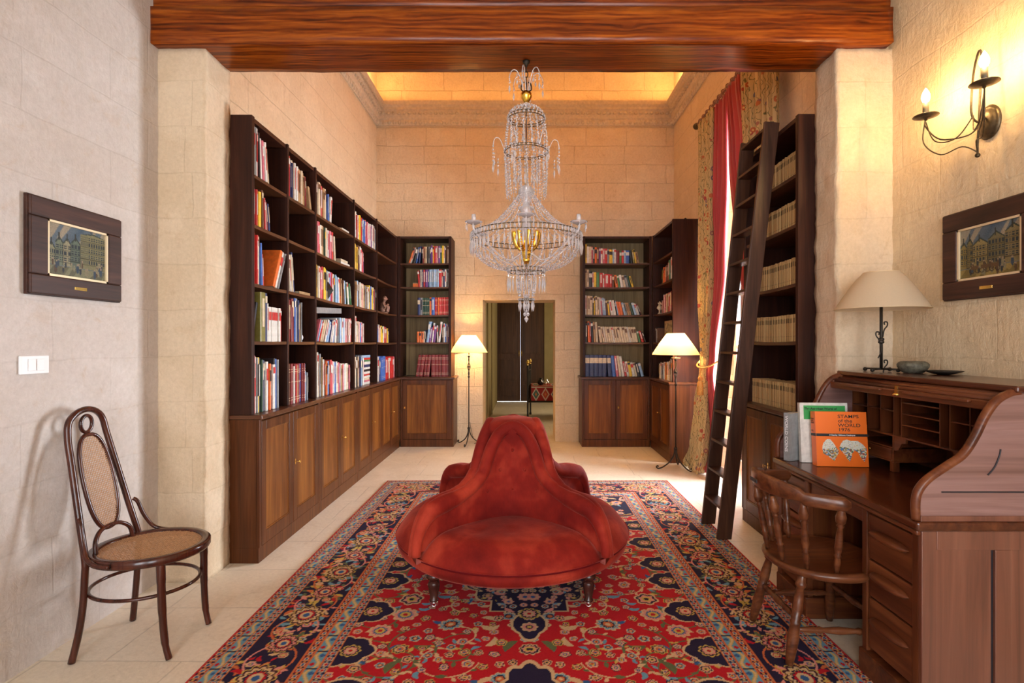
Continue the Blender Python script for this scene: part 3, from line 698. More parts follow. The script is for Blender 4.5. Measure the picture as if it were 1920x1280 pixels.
# ============================================================ BOOKCASES AND CUPBOARDS
LV = [2.52, 2.195, 1.81, 1.432]; BASE = .957; TOP = 2.89
def frame(o, rz):
    R = Matrix.Translation((o[0], o[1], 0))@Matrix.Rotation(rz, 4, 'Z'); return R
class FB(MB):
    """builder whose boxes are given in a wall frame (x along, y inward, z up)"""
    def __init__(s, R): super().__init__(); s.R = R
    def add(s, vs, fs, mi=0, smooth=False): return super().add([s.R@Vector(p) for p in vs], fs, mi, smooth)
def bookcase(label, o, rz, bays, depth, backm, ends=(True, True), group=None, lv=LV):
    R = frame(o, rz); t = thing('bookcase', label, 'bookcase', (o[0], o[1], BASE), rz)
    TH = .024
    for i, x in enumerate(bays):
        end = i in (0, len(bays)-1)
        if i == 0 and not ends[0] or i == len(bays)-1 and not ends[1]: continue
        th = .036 if end else TH; x0 = x if i == 0 else (x-th if i == len(bays)-1 else x-th/2)
        FB(R).box((x0, 0, BASE), (x0+th, depth, TOP+(.006 if not end else 0))).build('side_panel' if end else 'divider', 'dark_wood', t, .002)
    FB(R).box((bays[0]+.036, .012, TOP-.03), (bays[-1]-.036, depth, TOP)).build('top_panel', 'dark_wood_h', t, .002)
    FB(R).box((bays[0]+.036, depth-.012, BASE), (bays[-1]-.036, depth, TOP-.03)).build('back_panel', backm, t)
    for i in range(len(bays)-1):
        xa = bays[i]+(.036 if i == 0 else TH/2); xb = bays[i+1]-(.036 if i == len(bays)-2 else TH/2)
        for z in lv:
            sag = .010*((xb-xa)/.95)**2 if z < 2.5 else .004*((xb-xa)/.95)**2; rows = []
            n = 9
            for yy, dz in ((.008, 0), (.008, -.022), (depth-.013, -.022), (depth-.013, 0)):
                rows.append([(xa+(xb-xa)*k/(n-1), yy, z+dz-sag*math.sin(PI*k/(n-1))) for k in range(n)])
            rows.append(rows[0]); m = FB(R); m.grid(rows, smooth=False); m.build('shelf', 'shelf_wood', t)
    return t
def cupboard(label, o, rz, w, n, depth, keys=(), group=None, hinge=None):
    R = frame(o, rz); H = BASE-.032; t = thing('cupboard', label, 'cupboard', (o[0], o[1], 0), rz, group=group)
    c = FB(R); c.box((0, .022, .10), (w, depth, H)); c.build('carcass', 'cup_frame', t)
    FB(R).box((0, .006, 0), (w, depth, .10)).build('plinth', 'cup_frame', t, .003)
    for xs in (0, w-.028): FB(R).box((xs, 0, .10), (xs+.028, .022, H)).build('face_stile', 'cup_frame', t, .002)
    dw = (w-.056)/n
    for i in range(n):
        x0 = .028+i*dw+.002; x1 = .028+(i+1)*dw-.002; z0, z1 = .105, H-.012; F = .062
        d = FB(R)
        d.box((x0, 0, z0), (x0+F, .02, z1)); d.box((x1-F, 0, z0), (x1, .02, z1)); d.box((x0+F, 0, z0), (x1-F, .02, z0+F+.02)); d.box((x0+F, 0, z1-F), (x1-F, .02, z1))
        door = d.build('door', 'cup_frame', t, .003)
        p = FB(R); p.box((x0+F, .009, z0+F+.02), (x1-F, .016, z1-F)); p.build('door_panel', 'cup_wood', door)
        q = FB(R)
        for a in ((x0+F, z0+F+.02, x1-F, z0+F+.028), (x0+F, z1-F-.008, x1-F, z1-F), (x0+F, z0+F+.02, x0+F+.008, z1-F), (x1-F-.008, z0+F+.02, x1-F, z1-F)): q.box((a[0], .003, a[1]), (a[2], .011, a[3]))
        q.build('moulding', 'cup_wood', door, .002)
        if i in keys:
            kx = x0+.03 if (hinge or {}).get(i, 0) == 0 else x1-.03; k = FB(R); zk = .54
            k.box((kx-.006, -.002, zk-.02), (kx+.006, .0, zk+.02)); k.tube([(kx, .0, zk), (kx, -.03, zk)], .0025, 6)
            k.tube([(kx+.011*math.cos(a), -.034, zk+.011*math.sin(a)) for a in [2*PI*j/12 for j in range(12)]], .0022, 6, True)
            k.build('key', 'brass', door)
    return t
def worktop(label, pts, edge):   # a board outline in plan
    mb = MB(); mb.prism(pts, 'z', BASE-.030, BASE-.001); o = mb.build('worktop', 'work_wood', None, .006); return tag(o, label, 'worktop')
# left wall
LB = [0, .53, 1.056, 2.066, 2.91, 3.93]
bookcase('long dark wooden bookcase with five bays along the left wall', (-1.76, 3.432), PI/2, LB, .39, 'back_wood_dark', (True, True))
cupboard('two-door base cupboard nearest the camera under the left bookcase', (-1.712, 3.435), PI/2, 1.005, 2, .44, (1,))
cupboard('two-door base cupboard between its neighbours under the left bookcase', (-1.712, 4.442), PI/2, 1.015, 2, .44, (1,))
cupboard('four-door base cupboard in the far left corner under the left bookcase', (-1.712, 5.459), PI/2, 1.815, 4, .44, (1, 3))
worktop('dark wooden ledge along the top of the left base cupboards', [(-1.695, 3.433), (-1.695, 7.27), (-2.15, 7.27), (-2.15, 3.433)], 0)
# back left
bookcase('narrow dark bookcase on the back wall left of the doorway', (-1.755, 7.335), 0, [0, .735], .375, 'back_wood_lamplit')
cupboard('single-door base cupboard on the back wall beside the lit floor lamp', (-1.708, 7.287), 0, .725, 1, .42, (0,))
worktop('dark wooden ledge on the single-door cupboard left of the doorway', [(-1.708, 7.272), (-.965, 7.272), (-.965, 7.712), (-1.708, 7.712)], 0)
# back right
bookcase('wide dark bookcase on the back wall right of the doorway', (.79, 7.335), 0, [0, .95], .375, 'back_wood_lamplit')
cupboard('two-door base cupboard on the back wall right of the doorway', (.772, 7.287), 0, .93, 2, .42, (1,))
worktop('dark wooden ledge on the two-door cupboard right of the doorway', [(.755, 7.272), (1.70, 7.272), (1.70, 7.712), (.755, 7.712)], 0)
# right return
bookcase('dark corner bookcase with tall side panel between back wall and window', (1.745, 7.33), -PI/2, [0, 1.02], .395, 'back_wood_dark')
cupboard('base cupboard in the far right corner behind the floor lamp', (1.705, 7.28), -PI/2, .975, 2, .43, (1,))
worktop('dark wooden ledge on the far right corner cupboard', [(1.69, 7.27), (1.69, 6.29), (2.145, 6.29), (2.145, 7.27)], 0)
# right tall, before the window
bookcase('tall dark bookcase of cream journals behind the ladder', (1.75, 4.275), -PI/2, [0, .855], .39, 'back_wood_dark')
cupboard('two-door base cupboard beneath the journals, beside the roll-top desk', (1.742, 4.295), -PI/2, .87, 2, .39, (1,))
worktop('dark wooden ledge beneath the journals on the right', [(1.725, 4.305), (1.725, 3.42), (2.145, 3.42), (2.145, 4.305)], 0)
# ============================================================ BOOKS
import re
ORD = ['first', 'second', 'third', 'fourth', 'fifth', 'sixth', 'seventh', 'eighth', 'ninth', 'tenth', 'eleventh', 'twelfth', 'thirteenth', 'fourteenth', 'fifteenth', 'sixteenth', 'seventeenth', 'eighteenth', 'nineteenth', 'twentieth', 'twenty-first']
for _t in ('twenty', 'thirty', 'forty', 'fifty'):
    for _u in ('-first', '-second', '-third', '-fourth', '-fifth', '-sixth', '-seventh', '-eighth', '-ninth'): ORD.append(_t+_u)
    ORD.append({'twenty': 'thirtieth', 'thirty': 'fortieth', 'forty': 'fiftieth', 'fifty': 'sixtieth'}[_t])
ORD.remove('twenty-first')
brnd = random.Random(21)
def book_mesh(t, h, d, col, deco, big=True):
    """spine at y=0, boards to +y; returns a builder for the cover and one for the pages"""
    b = 'book_'+BC[col][0].replace(' ', '_'); c = .0022; e = .003
    m = MB(); m.box((0, 0, 0), (c, d, h)); m.box((t-c, 0, 0), (t, d, h))
    # rounded spine
    n = 4; out = [(t/2-(t/2)*math.cos(PI*k/n), -.004*math.sin(PI*k/n)) for k in range(n+1)]
    pl = out+[(t-c, .003), (c, .003)]; m.prism(pl, 'z', 0, h)
    p = MB(); p.box((c, .003, e), (t-c, d-.004, h-e))
    q = None
    if deco:
        q = MB()
        if deco == 1: q.box((.0015, -.0047, h*.62), (t-.0015, -.0035, h*.86))
        elif deco == 2:
            for z in (.10, .16, .55, .80, .86): q.box((.001, -.0048, h*z), (t-.001, -.0030, h*z+.003))
        elif deco == 3:
            q.box((t*.3, -.0050, h*.30), (t*.7, -.0036, h*.88))
        elif deco == 4: q.box((.001, -.0048, h*.80), (t-.001, -.0034, h*.94))
    return m, p, q, b
def parse(s):
    out = []
    for tok in s.split():
        m = re.match(r'([a-zA-Z])(\d+)/(\d+)([<>]\d+)?([abcdn])?(\*\d+)?([abcdn])?$', tok)
        c, t, h, ln, dc, rep, dc2 = m.groups(); dc = dc or dc2
        lean = 0 if not ln else (int(ln[1:]) * (-1 if ln[0] == '<' else 1))
        for k in range(int(rep[1:]) if rep else 1): out.append((c, int(t)/1000, int(h)/1000, lean, dc))
    return out
DECOC = {'w': 'r', 'c': 'B', 't': 'B', 'r': 'w', 'R': 'c', 'o': 'k', 'y': 'k', 'g': 'w', 'G': 'y', 'b': 'w', 'l': 'w', 'n': 'c', 'k': 'w', 's': 'k', 'B': 'c', 'p': 'w', 'v': 'w', 'O': 'c'}
def layout(bk, sgn):
    """positions (pivot x, lean) for books placed one after another; sgn=+1 grows right"""
    cur = 0; pos = []; prev = None
    for c, t, h, lean, dc in bk:
        th = math.radians(abs(lean)) ; away = (lean < 0) == (sgn > 0)   # leaning back on the previous ones
        if lean == 0:
            x = cur if prev is None else prev['ext']; pos.append((x, t)); prev = dict(x=x, t=t, h=h, th=0, ext=x+t, away=True); continue
        if away:
            if prev is None: x = h*math.sin(th)
            elif prev['th'] == 0: x = prev['ext']+min(h, prev['h']/max(.2, math.cos(th)))*math.sin(th)*1.0+.0005
            else:
                p = prev; x = max(p['x']+p['t']*math.cos(p['th'])+p['t']*math.sin(p['th'])*math.tan(th), p['x']+p['t']*math.cos(p['th'])-p['h']*math.sin(p['th'])+(p['h']*math.cos(p['th'])+p['t']*math.sin(p['th']))*math.tan(th))+.0005
            pos.append((x, t)); prev = dict(x=x, t=t, h=h, th=th, ext=x+t*math.cos(th)+.0005, away=True)
        else:   # leaning forward: pivot is the far bottom corner
            x = (cur if prev is None else prev['ext'])+t*math.cos(th)
            if prev is not None and prev.get('away') is False:
                p = prev; x = max(p['x']+t/math.cos(th), p['x']+p['h']*math.sin(p['th'])-p['h']*math.cos(p['th'])*math.tan(th)+t/math.cos(th))+.0005
            pos.append((x, t)); prev = dict(x=x, t=t, h=h, th=th, ext=x+h*math.sin(th)+.001, away=False)
    return pos, (prev['ext'] if prev else 0)
def shelf_row(R, rz, z, x0, spec, where, sgn=1, depth=.20, inset=.035, group='books in the wall bookcases', sag=None, fill=None):
    bk = parse(spec)
    if fill:
        e = layout(bk, sgn)[1]
        if fill > e*1.45:      # more books of the same kinds to fill the width
            out = []
            for k, b_ in enumerate(bk):
                out.append(b_); c2 = b_[0] if k % 2 else brnd.choice('wcrtslpbyR')
                out.append((c2, b_[1]*brnd.uniform(.8, 1.1), b_[2]*brnd.uniform(.93, 1.0), b_[3], b_[4]))
            bk = out
        for _ in range(5):
            e = layout(bk, sgn)[1]; q = 1+(fill/e-1)*1.15; bk = [(c, t*q, h, l, d) for c, t, h, l, d in bk]
    if sgn < 0: bk = bk[::-1]
    pos, ext = layout(bk, sgn); ents = []
    for (c, t, h, lean, dc), (x, _) in zip(bk, pos):
        deco = {'a': 1, 'b': 2, 'c': 3, 'd': 4, 'n': 0, None: brnd.choice((0, 1, 3, 3, 4))}[dc]
        d = min(depth, h*.78)*brnd.uniform(.9, 1.0); ins = inset+brnd.uniform(0, .02)
        m, p, q, b = book_mesh(t, h, d, c, deco)
        # pivot: lower-left corner when the top goes left, lower-right corner when it goes right
        px = x0+sgn*x; ang = math.radians(lean)
        shift = 0
        if lean > 0: shift = -t
        elif lean == 0 and sgn < 0: shift = -t
        if sgn > 0 and lean > 0: pass                      # pivot already at far corner
        if sgn < 0 and lean < 0: shift = 0
        for bb in (m, p, q):
            if bb: bb.v = [(v[0]+shift, v[1], v[2]) for v in bb.v]
        zz = z+.0006 - (sag(px) if sag else 0)
        o = m.build('book', b); o.matrix_world = R@Matrix.Translation((px, ins, zz))@Matrix.Rotation(ang, 4, 'Y')
        p.build('pages', 'pages', o, world=False)
        if q: q.build('spine_label', 'gold_paint' if deco == 2 else 'book_'+BC[DECOC[c]][0].replace(' ', '_'), o, world=False)
        ents.append((px+shift, c, t, h, lean, o))
    ents.sort(key=lambda a: a[0]); n = len(ents); keys = []
    nm = lambda i: BC[ents[i][1]][0]
    for i in range(n):
        l = nm(i-1) if i else None; r = nm(i+1) if i < n-1 else None
        if l is None and r is None: rel = 'alone'
        elif l is None: rel = 'at left end'
        elif r is None: rel = 'at right end'
        elif l == r: rel = 'between two %s ones' % l
        else: rel = 'between %s and %s ones' % (l, r)
        keys.append((nm(i), rel))
    for i in range(n):
        c, rel = keys[i]
        if keys.count(keys[i]) == 1: lab = '%s book %s, %s' % (c, rel, where)
        else: lab = '%s book, %s from left end, %s' % (c, ORD[i], where)
        w = lab.replace(',', ' ').split()
        if len(w) > 16: lab = '%s book, %s from left, %s' % (c, ORD[i], where)
        tag(ents[i][5], lab, 'book', group)
    return ext
def flat_book(R, x, y, z, w, d, t, c, label, rz=0, tilt=0):
    """lying book: w along the shelf, d inward, t thick"""
    b = 'book_'+BC[c][0].replace(' ', '_'); m = MB(); m.box((0, 0, 0), (w, d, .002)); m.box((0, 0, t-.002), (w, d, t)); m.box((0, -.001, 0), (w, .003, t))
    o = m.build('book', b); o.matrix_world = R@Matrix.Translation((x, y, z))@Matrix.Rotation(rz, 4, 'Z')@Matrix.Rotation(tilt, 4, 'Y')
    MB().box((.003, .0032, .0022), (w-.003, d-.003, t-.0022)).build('pages', 'pages', o, world=False)
    tag(o, label, 'book', 'books in the wall bookcases')
LR = frame((-1.76, 3.432), PI/2)
def left(bay, shelf, spec, sgn=1, off=0, fill=None):
    lv = [2.52, 2.195, 1.81, 1.432, BASE]; xa, xb = LB[bay], LB[bay+1]
    xa += .036 if bay == 0 else .012; xb -= .036 if bay == 4 else .012
    where = '%s shelf of %s left-wall bay' % (('top', 'second', 'third', 'fourth', 'bottom')[shelf], ('nearest', 'second', 'middle', 'fourth', 'corner')[bay])
    sg = None
    if shelf < 4:
        A = .010*((xb-xa)/.95)**2 if shelf > 0 else .004*((xb-xa)/.95)**2; sg = lambda px: A*math.sin(PI*min(1, max(0, (px-xa)/(xb-xa))))*.93
    e = shelf_row(LR, PI/2, lv[shelf], xa+off+.002 if sgn > 0 else xb-off-.002, spec, where, sgn, sag=sg, inset=.006, fill=fill)
    if e+off > xb-xa: print('OVERFULL', where, round(e, 3), round(xb-xa, 3))
left(0, 0, 'w24/318 s14/315 w22/316 r12/300 k16/300<3 w22/272<4 p18/266<4 w18/262<5 t20/268<6 c14/235<8', fill=.235)
left(0, 1, 't16/285 p26/240 r16/236 l20/235 y36/232 B22/250<3 c16/238<4 r14/210<4 w12/200<5 R14/190<6 n16/182<8', fill=.22)
left(0, 2, 'r40/335 r16/322 c18/315 w16/300d b18/280<3 r14/210<4')
left(0, 2, 'o34/300>24n w26/296>24 s12/290>24', -1)
left(0, 3, 'k26/262>14n O70/330 n28/330 w14/262c w26/240a*7 r22/236')
left(0, 4, 't20/390 r16/380 w24/372c s16/365 y20/368 k22/362c G18/350 B16/345 n20/345d w26/335 r24/330c o20/320 n14/310 r22/318 w34/312 k16/355 b14/350 s14/345', fill=.345)
left(1, 0, 'r34/300 n10/270 c28/290 w26/286 B10/270 t28/262 c26/262 t22/258 R16/240<3 t14/180<14', fill=.43)
left(1, 2, 'c26/275 w18/272<6 c14/280<7 n20/300<8')
left(1, 3, 'O36/330 R40/325 b26/335d n20/322 O18/315 s12/310', fill=.25)
left(1, 4, 'B30/305b R22/305b*2 R26/302b r20/300b R22/302b*4 l22/235 s14/225 n12/220', fill=.39)
left(2, 0, 'k22/285 w26/282 c32/278 t26/276 p18/262 r18/272 t26/260 c20/262 o22/258 c18/260 b16/235 l26/235 w28/232>6 w14/228>6', fill=.40)
left(2, 1, 'O40/268 p22/268 r16/268 w26/252 c30/255 t30/256 G12/250 c26/252 t24/248 w22/246 p30/246 v26/246 r28/252 c18/220<5 w14/210<6 G14/150<9', fill=.52)
left(2, 2, 'b26/280 w18/282 c22/270 p24/268 r20/282 y32/280 s12/262 l22/266 w26/260 p24/262 r20/262 w24/256 G20/258 l26/246<2 w20/240<3 o24/242<3 t30/238<4 B20/230<5 l26/225<8 G26/210<10 w32/220<13 g16/215<14', fill=.92)
left(2, 3, 'p16/215>28 r18/210>28 c16/214>26 R20/212>26 w22/218>25 l26/212>22 n18/216>20 w24/214>18 v16/220>14 w22/230>10 s16/232>8 l30/240 w24/238 l22/238 w20/240 p22/236 c26/236 w18/234 r24/240', 1, .04, fill=.90)
left(2, 4, 'v16/240 w22/385 c18/330 s26/370 t14/340 w22/320 B20/310 o24/305 s26/302 B18/300 r34/310 c26/296 w22/292 b14/285 w26/290 p22/280 r16/270 t28/268 w30/262*3 c34/262 s14/255', fill=.87)
left(3, 0, 'n20/262 w30/270 s14/268 w22/262 y50/262 r24/258 c14/250 b26/262 l18/256 p40/268 r24/262 w30/258c t18/255 v24/262 w42/270 c16/240 k22/245', fill=.80)
left(3, 1, 'c22/262 y26/262 c22/256 B14/262 s24/264 w22/262 p20/235<2 r20/222<3 p16/212<4', fill=.36)
left(3, 2, 'w24/270 t22/262 l28/268 B16/262 w24/262 c24/258 p28/262 t30/254 s14/252 B24/252 w20/246 k14/252 y26/270 c22/262 c30/262 w14/262 y20/262 k12/240', fill=.80)
left(3, 3, 'b26/280 w20/278d l18/262 c18/220 G14/222 r18/222 w24/218 p22/216 y16/222 w14/214', fill=.32)
left(3, 4, 's30/335a k24/330a n30/332a s26/330a t18/325 n22/320a k24/330a s26/325a w22/300', fill=.36)
left(4, 3, 'w22/215 c24/212 p20/205 y26/206 g24/205 r26/202 B22/200 o20/188 y22/185<3', fill=.58)
left(4, 4, 'w34/300a n24/280 b60/300b*2 r44/285*5 p30/280', 1, .03, fill=.86)
# stacks lying on the left shelves
lb = lambda x, z, w, d, t, c, lab, rz=0, tilt=0: flat_book(LR, x, .03, z, w, d, t, c, lab, rz, tilt)
lb(.79, 1.811, .21, .18, .022, 't', 'tan book lying flat on the third shelf, second left-wall bay')
lb(1.70, 2.5165, .26, .18, .016, 'c', 'cream book lying flat on the top shelf, middle left-wall bay')
lb(1.78, 2.5335, .20, .16, .014, 'w', 'white book atop the flat cream book, top shelf, middle left-wall bay')
lb(1.74, 2.1895, .26, .18, .026, 'w', 'white book lowest in the flat pair, second shelf, middle left-wall bay')
lb(1.74, 2.2165, .20, .16, .024, 'c', 'cream book uppermost in the flat pair, second shelf, middle left-wall bay')
lb(1.10, 1.675, .66, .22, .05, 's', 'big grey album lying on leaning books, fourth shelf, middle left-wall bay', 0, -.05)
for i, (c, lab, t) in enumerate((('w', 'lowest white', .020), ('p', 'lowest pink', .018), ('w', 'second white', .022), ('r', 'red', .014), ('c', 'cream', .024), ('w', 'third white', .020), ('s', 'grey', .016), ('w', 'fourth white', .022), ('n', 'navy', .024), ('c', 'upper cream', .03), ('l', 'topmost light blue', .028))):
    pass
zz = BASE
for i, (c, t, w, x, lab) in enumerate((('w', .026, .28, 2.42, 'lowest white book'), ('p', .020, .27, 2.43, 'pink book next to lowest'), ('c', .024, .27, 2.42, 'cream book third from bottom'), ('w', .022, .28, 2.43, 'white book above the cream one'),
        ('r', .018, .27, 2.42, 'thin red book'), ('w', .026, .27, 2.44, 'white book above the thin red one'), ('k', .024, .28, 2.42, 'black book'), ('w', .022, .28, 2.43, 'white book above the black one'), ('n', .030, .30, 2.40, 'navy book'),
        ('w', .030, .36, 2.36, 'white book under the teal-green one'), ('g', .020, .40, 2.32, 'green book'), ('r', .022, .38, 2.34, 'red book near the top'), ('l', .028, .40, 2.32, 'light blue book on top'))):
    lb(x, zz+.0006, w, .26, t, c, lab+' of the tall pile, bottom shelf, fourth left-wall bay'); zz += t+.0012
# back left bookcase
def back(R, rz, xa, xb, lv, name, shelf, spec, sgn=1, off=0, fill=None):
    xa += .036; xb -= .036; where = '%s shelf of %s' % (('top', 'second', 'third', 'fourth', 'bottom')[shelf], name)
    A = 0 if shelf == 4 else (.010*((xb-xa)/.95)**2 if shelf > 0 else .004*((xb-xa)/.95)**2)
    sg = lambda px: A*math.sin(PI*min(1, max(0, (px-xa)/(xb-xa))))*.93
    e = shelf_row(R, rz, lv[shelf], xa+off+.002 if sgn > 0 else xb-off-.002, spec, where, sgn, sag=sg, inset=.02, fill=fill)
    if e+off > xb-xa: print('OVERFULL', where, round(e, 3), round(xb-xa, 3))
L5 = LV+[BASE]
BLR = frame((-1.755, 7.335), 0); bl = lambda *a, **k: back(BLR, 0, 0, .735, L5, 'back-left bookcase', *a, **k)
bl(0, 'o20/230>18 w20/228>18 k26/225>12 b16/225>10 n20/238>5 k18/230 R16/228 t22/232 c18/230 k20/228 s24/232 n14/222 v22/250 y14/245 r26/240 p24/240 c14/236 v28/242 g24/245 y26/242 w14/235 k14/232 B22/235 c16/240', -1)
bl(1, 'r24/228<4 w30/242 n16/238 r26/240 v32/240 n22/245 l27/245c*5 r36/240 w24/232 n20/245 w22/242 k14/240 s18/242', -1)
bl(2, 'n34/240a s34/240 G24/236b*4 o28/242 b42/242c r44/242b o20/240 r26/242b*5', -1)
bl(3, 'o30/150*3 c20/155 n18/170 l34/290>8 v26/210>8 w20/270>6 v30/230>6 w16/235 w28/285>7 B20/230 w18/262 b22/250 c16/255 v16/240', -1)
bl(4, 'R46/300>8b*2 R40/300>6b*2 R48/302b*5', -1)
flat_book(BLR, .20, .04, L5[1]-.006, .27, .19, .052, 'o', 'thick orange book lying flat, second shelf of back-left bookcase')
flat_book(BLR, .27, .04, L5[1]+.048, .17, .15, .018, 'B', 'thin brown book on the flat orange one, second shelf of back-left bookcase')
flat_book(BLR, .20, .04, L5[1]+.048, .06, .10, .010, 't', 'small tan booklet on the flat orange book, back-left bookcase')
flat_book(BLR, .30, .04, L5[3]-.006, .20, .16, .020, 'o', 'orange-brown book lying flat, fourth shelf of back-left bookcase')
# back right bookcase
BRR = frame((.79, 7.335), 0); br = lambda *a, **k: back(BRR, 0, 0, .95, L5, 'back-right bookcase', *a, **k)
br(0, 'y16/262 w24/232 c26/230 p16/230 k20/222 o22/224 B24/222 v18/215 w20/208 p28/205 r22/206 s24/202 y34/194 l16/200 w22/200 R36/178 g24/176 r24/178 l20/182 b40/182 k22/180<6 O16/175<8 y14/195<10 t26/160<12', fill=.75)
br(1, 't16/240 c22/238 k36/215 w16/208 y26/205 g34/205 r34/198 w14/196 r58/185 r26/182 B20/170 o26/170<8 g22/168<9 w26/172<10 c26/168<12 s26/170<13 G22/162<14 y20/158<16', fill=.67)
br(2, 'w20/270 c46/262 k20/268 c36/262<2 w24/245<4 l30/240<4 B28/215<6 w50/210<10 k14/205<12 o40/190<12 l30/178<14 t30/176<15 G40/175<17 w20/170<18 k12/160<22', fill=.78)
br(3, 'k22/262 o22/290<2 r14/280<2 k24/280<3 t22/285<3 c24/280<4 c28/225<8 c26/222<10 w14/225<10 c24/222<11*3 w16/224<11 c24/222<11*3 c26/222<12*3 w16/220<12 c26/215<12*3 g22/160<14 r26/160<17 k14/150<20', fill=.84)
br(4, 'n44/300a*3 n42/298a n40/298a n38/296<4a b34/288<6 p24/285<7 c24/290<8 w24/282<9 r20/210<10 w24/208<10 y28/205<10 w26/200<11 c20/195<12 k26/195<14 l26/190<16', fill=.81)
flat_book(BRR, .80, .05, L5[0]-.003, .10, .16, .012, 'c', 'cream booklet lying flat, top shelf of back-right bookcase')
# return bookcase by the window (left end is the far one)
RTR = frame((1.745, 7.33), -PI/2); rt = lambda *a, **k: back(RTR, 0, 0, 1.02, L5, 'far right corner bookcase', *a, **k)
rt(1, 'G20/190>6 o26/200>5 t24/205>4 B18/210 y20/232 g26/250 l18/255 w24/270 G18/262 c20/255', -1, fill=.55)
rt(2, 'w26/170>5 l22/230 w26/235 c30/240 t26/235 r34/240 B24/240 R30/245 s26/240', -1, fill=.60)
rt(4, 'G16/200 w14/210 k18/215 s20/190 r14/190 w22/220 n18/225 o20/215 y22/210 w24/230 k16/240 c20/245 s30/270 G20/265 w16/255', -1, fill=.70)
rt(3, 'w24/190 l20/195 k30/200 s26/180 B20/190', 1, .02)
# framed plate leaning in the return bookcase
fp = thing('framed_plate', 'small framed picture standing among the books of the far corner bookcase', 'picture', (1.79, 6.75, L5[3]), -PI/2)
m = MB(); m.box((1.80, 6.42, L5[3]), (1.815, 6.90, L5[3]+.27)); m.build('frame', 'book_tan', fp, .003)
m = MB(); m.box((1.797, 6.45, L5[3]+.03), (1.80, 6.87, L5[3]+.24)); plain('plate_print', (.34, .26, .12), .5, var=.9, bscale=22); m.build('print', 'plate_print', fp)

# journals in the tall right bookcase: copies of one journal
jm = MB(); jt = .0168
jm.prism([(.0022, 0), (jt-.0022, 0), (jt, .003), (jt, .13), (0, .13), (0, .003)], 'z', 0, .185)
jm.box((.0022, -.0005, .036), (jt-.0022, .001, .0385), 1); jm.box((.0030, -.0005, .128), (jt-.0030, .001, .160), 1)
proto = None; JR = frame((1.75, 4.275), -PI/2)
def journals(z, x0, n, y, phrase, sag=0):
    global proto
    x = x0
    for k in range(n):
        if proto is None: o = proto = jm.build('journal', ['journal_cream', 'journal_band'])
        else: o = proto.copy(); COL.objects.link(o)
        px = x; x += jt+.0004
        f = (px-.036)/(.855-.072); s_ = sag*math.sin(PI*min(1, max(0, f)))*.9
        o.matrix_world = JR@Matrix.Translation((px, y+brnd.uniform(0, .007), z+.0005-s_))@Matrix.Scale(1+brnd.uniform(-.015, .015), 4, (0, 0, 1))
        tag(o, 'cream journal with dark spine band %s' % phrase, 'journal', 'cream journals %s' % phrase)
sg = .010*((.855-.072)/.95)**2
for i, (z, ph) in enumerate(((2.52, 'on the top shelf of the tall right bookcase'), (2.195, 'on the second shelf of the tall right bookcase'), (1.81, 'on the third shelf of the tall right bookcase'), (1.432, 'on the fourth shelf of the tall right bookcase'), (BASE, 'in the front bottom row of the right bookcase'))):
    journals(z, .038+.12*(i in (0, 1))+.06*(i == 2), (38, 38, 41, 45, 40)[i], .05, ph, 0 if i == 4 else (sg*.4 if i == 0 else sg))
journals(BASE, .30, 26, .20, 'in the back bottom row of the right bookcase')

# ornaments on the shelves
def ornament(name, label, cat, mb, mat): return tag(mb.build(name, mat), label, cat)
fx, fy, fz = -1.86, 7.0, 1.809
m = MB(); m.lathe((fx, fy, fz), [(.055, 0), (.06, .008), (.05, .018)], 14)
fig = thing('carved_figure', 'small carved wooden seated figure on the third shelf of the corner bay', 'figurine', (fx, fy, fz))
m.build('base', 'carved_wood', fig)
b = MB(); b.tube(smooth_path([(fx, fy, fz+.02), (fx-.01, fy, fz+.07), (fx, fy, fz+.14), (fx+.012, fy, fz+.165)]), [.045]*6+[.038]*6+[.02]*7, 10)
for s in (-1, 1):
    b.tube(smooth_path([(fx, fy+s*.022, fz+.04), (fx+.055, fy+s*.03, fz+.095), (fx+.05, fy+s*.026, fz+.02)]), .016, 8)
    b.tube(smooth_path([(fx, fy+s*.04, fz+.135), (fx+.025, fy+s*.05, fz+.09), (fx+.06, fy+s*.01, fz+.12)]), .011, 8)
b.ball((fx+.015, fy, fz+.195), .032, 12, 8, (1, .85, 1.1)); b.ball((fx+.044, fy, fz+.188), .012, 8, 6)
for s in (-1, 1): b.ball((fx+.012, fy+s*.03, fz+.195), .010, 6, 5)
b.build('body', 'carved_wood', fig)
m = MB(); m.ball((-1.83, 3.432+.88, 1.432+.034), .032, 14, 9); ornament('ball', 'small white ball on the fourth shelf of the second left-wall bay', 'ball', m, 'white_plastic')
m = MB(); m.lathe((-1.84, 3.432+.585, 2.1935), [(.02, 0), (.03, .01), (.032, .04), (.018, .06), (.022, .085), (.012, .10)], 12); ornament('vase', 'small dark vase standing alone on the second shelf, second left-wall bay', 'vase', m, 'iron')
m = MB(); m.lathe((-1.85, 3.432+2.0, 1.809), [(.03, 0), (.045, .02), (.04, .05), (.014, .08), (.012, .13), (.028, .155), (.03, .16)], 14); ornament('vase', 'slender brown vase at the right end of third shelf, middle left-wall bay', 'vase', m, 'bronze_iron')
m = MB(); m.crystal((-1.775, 3.432+1.36, 1.809+.085), .05, .085, 5); ornament('ornament', 'dark pointed ornament before the books, third shelf, middle left-wall bay', 'ornament', m, 'iron')
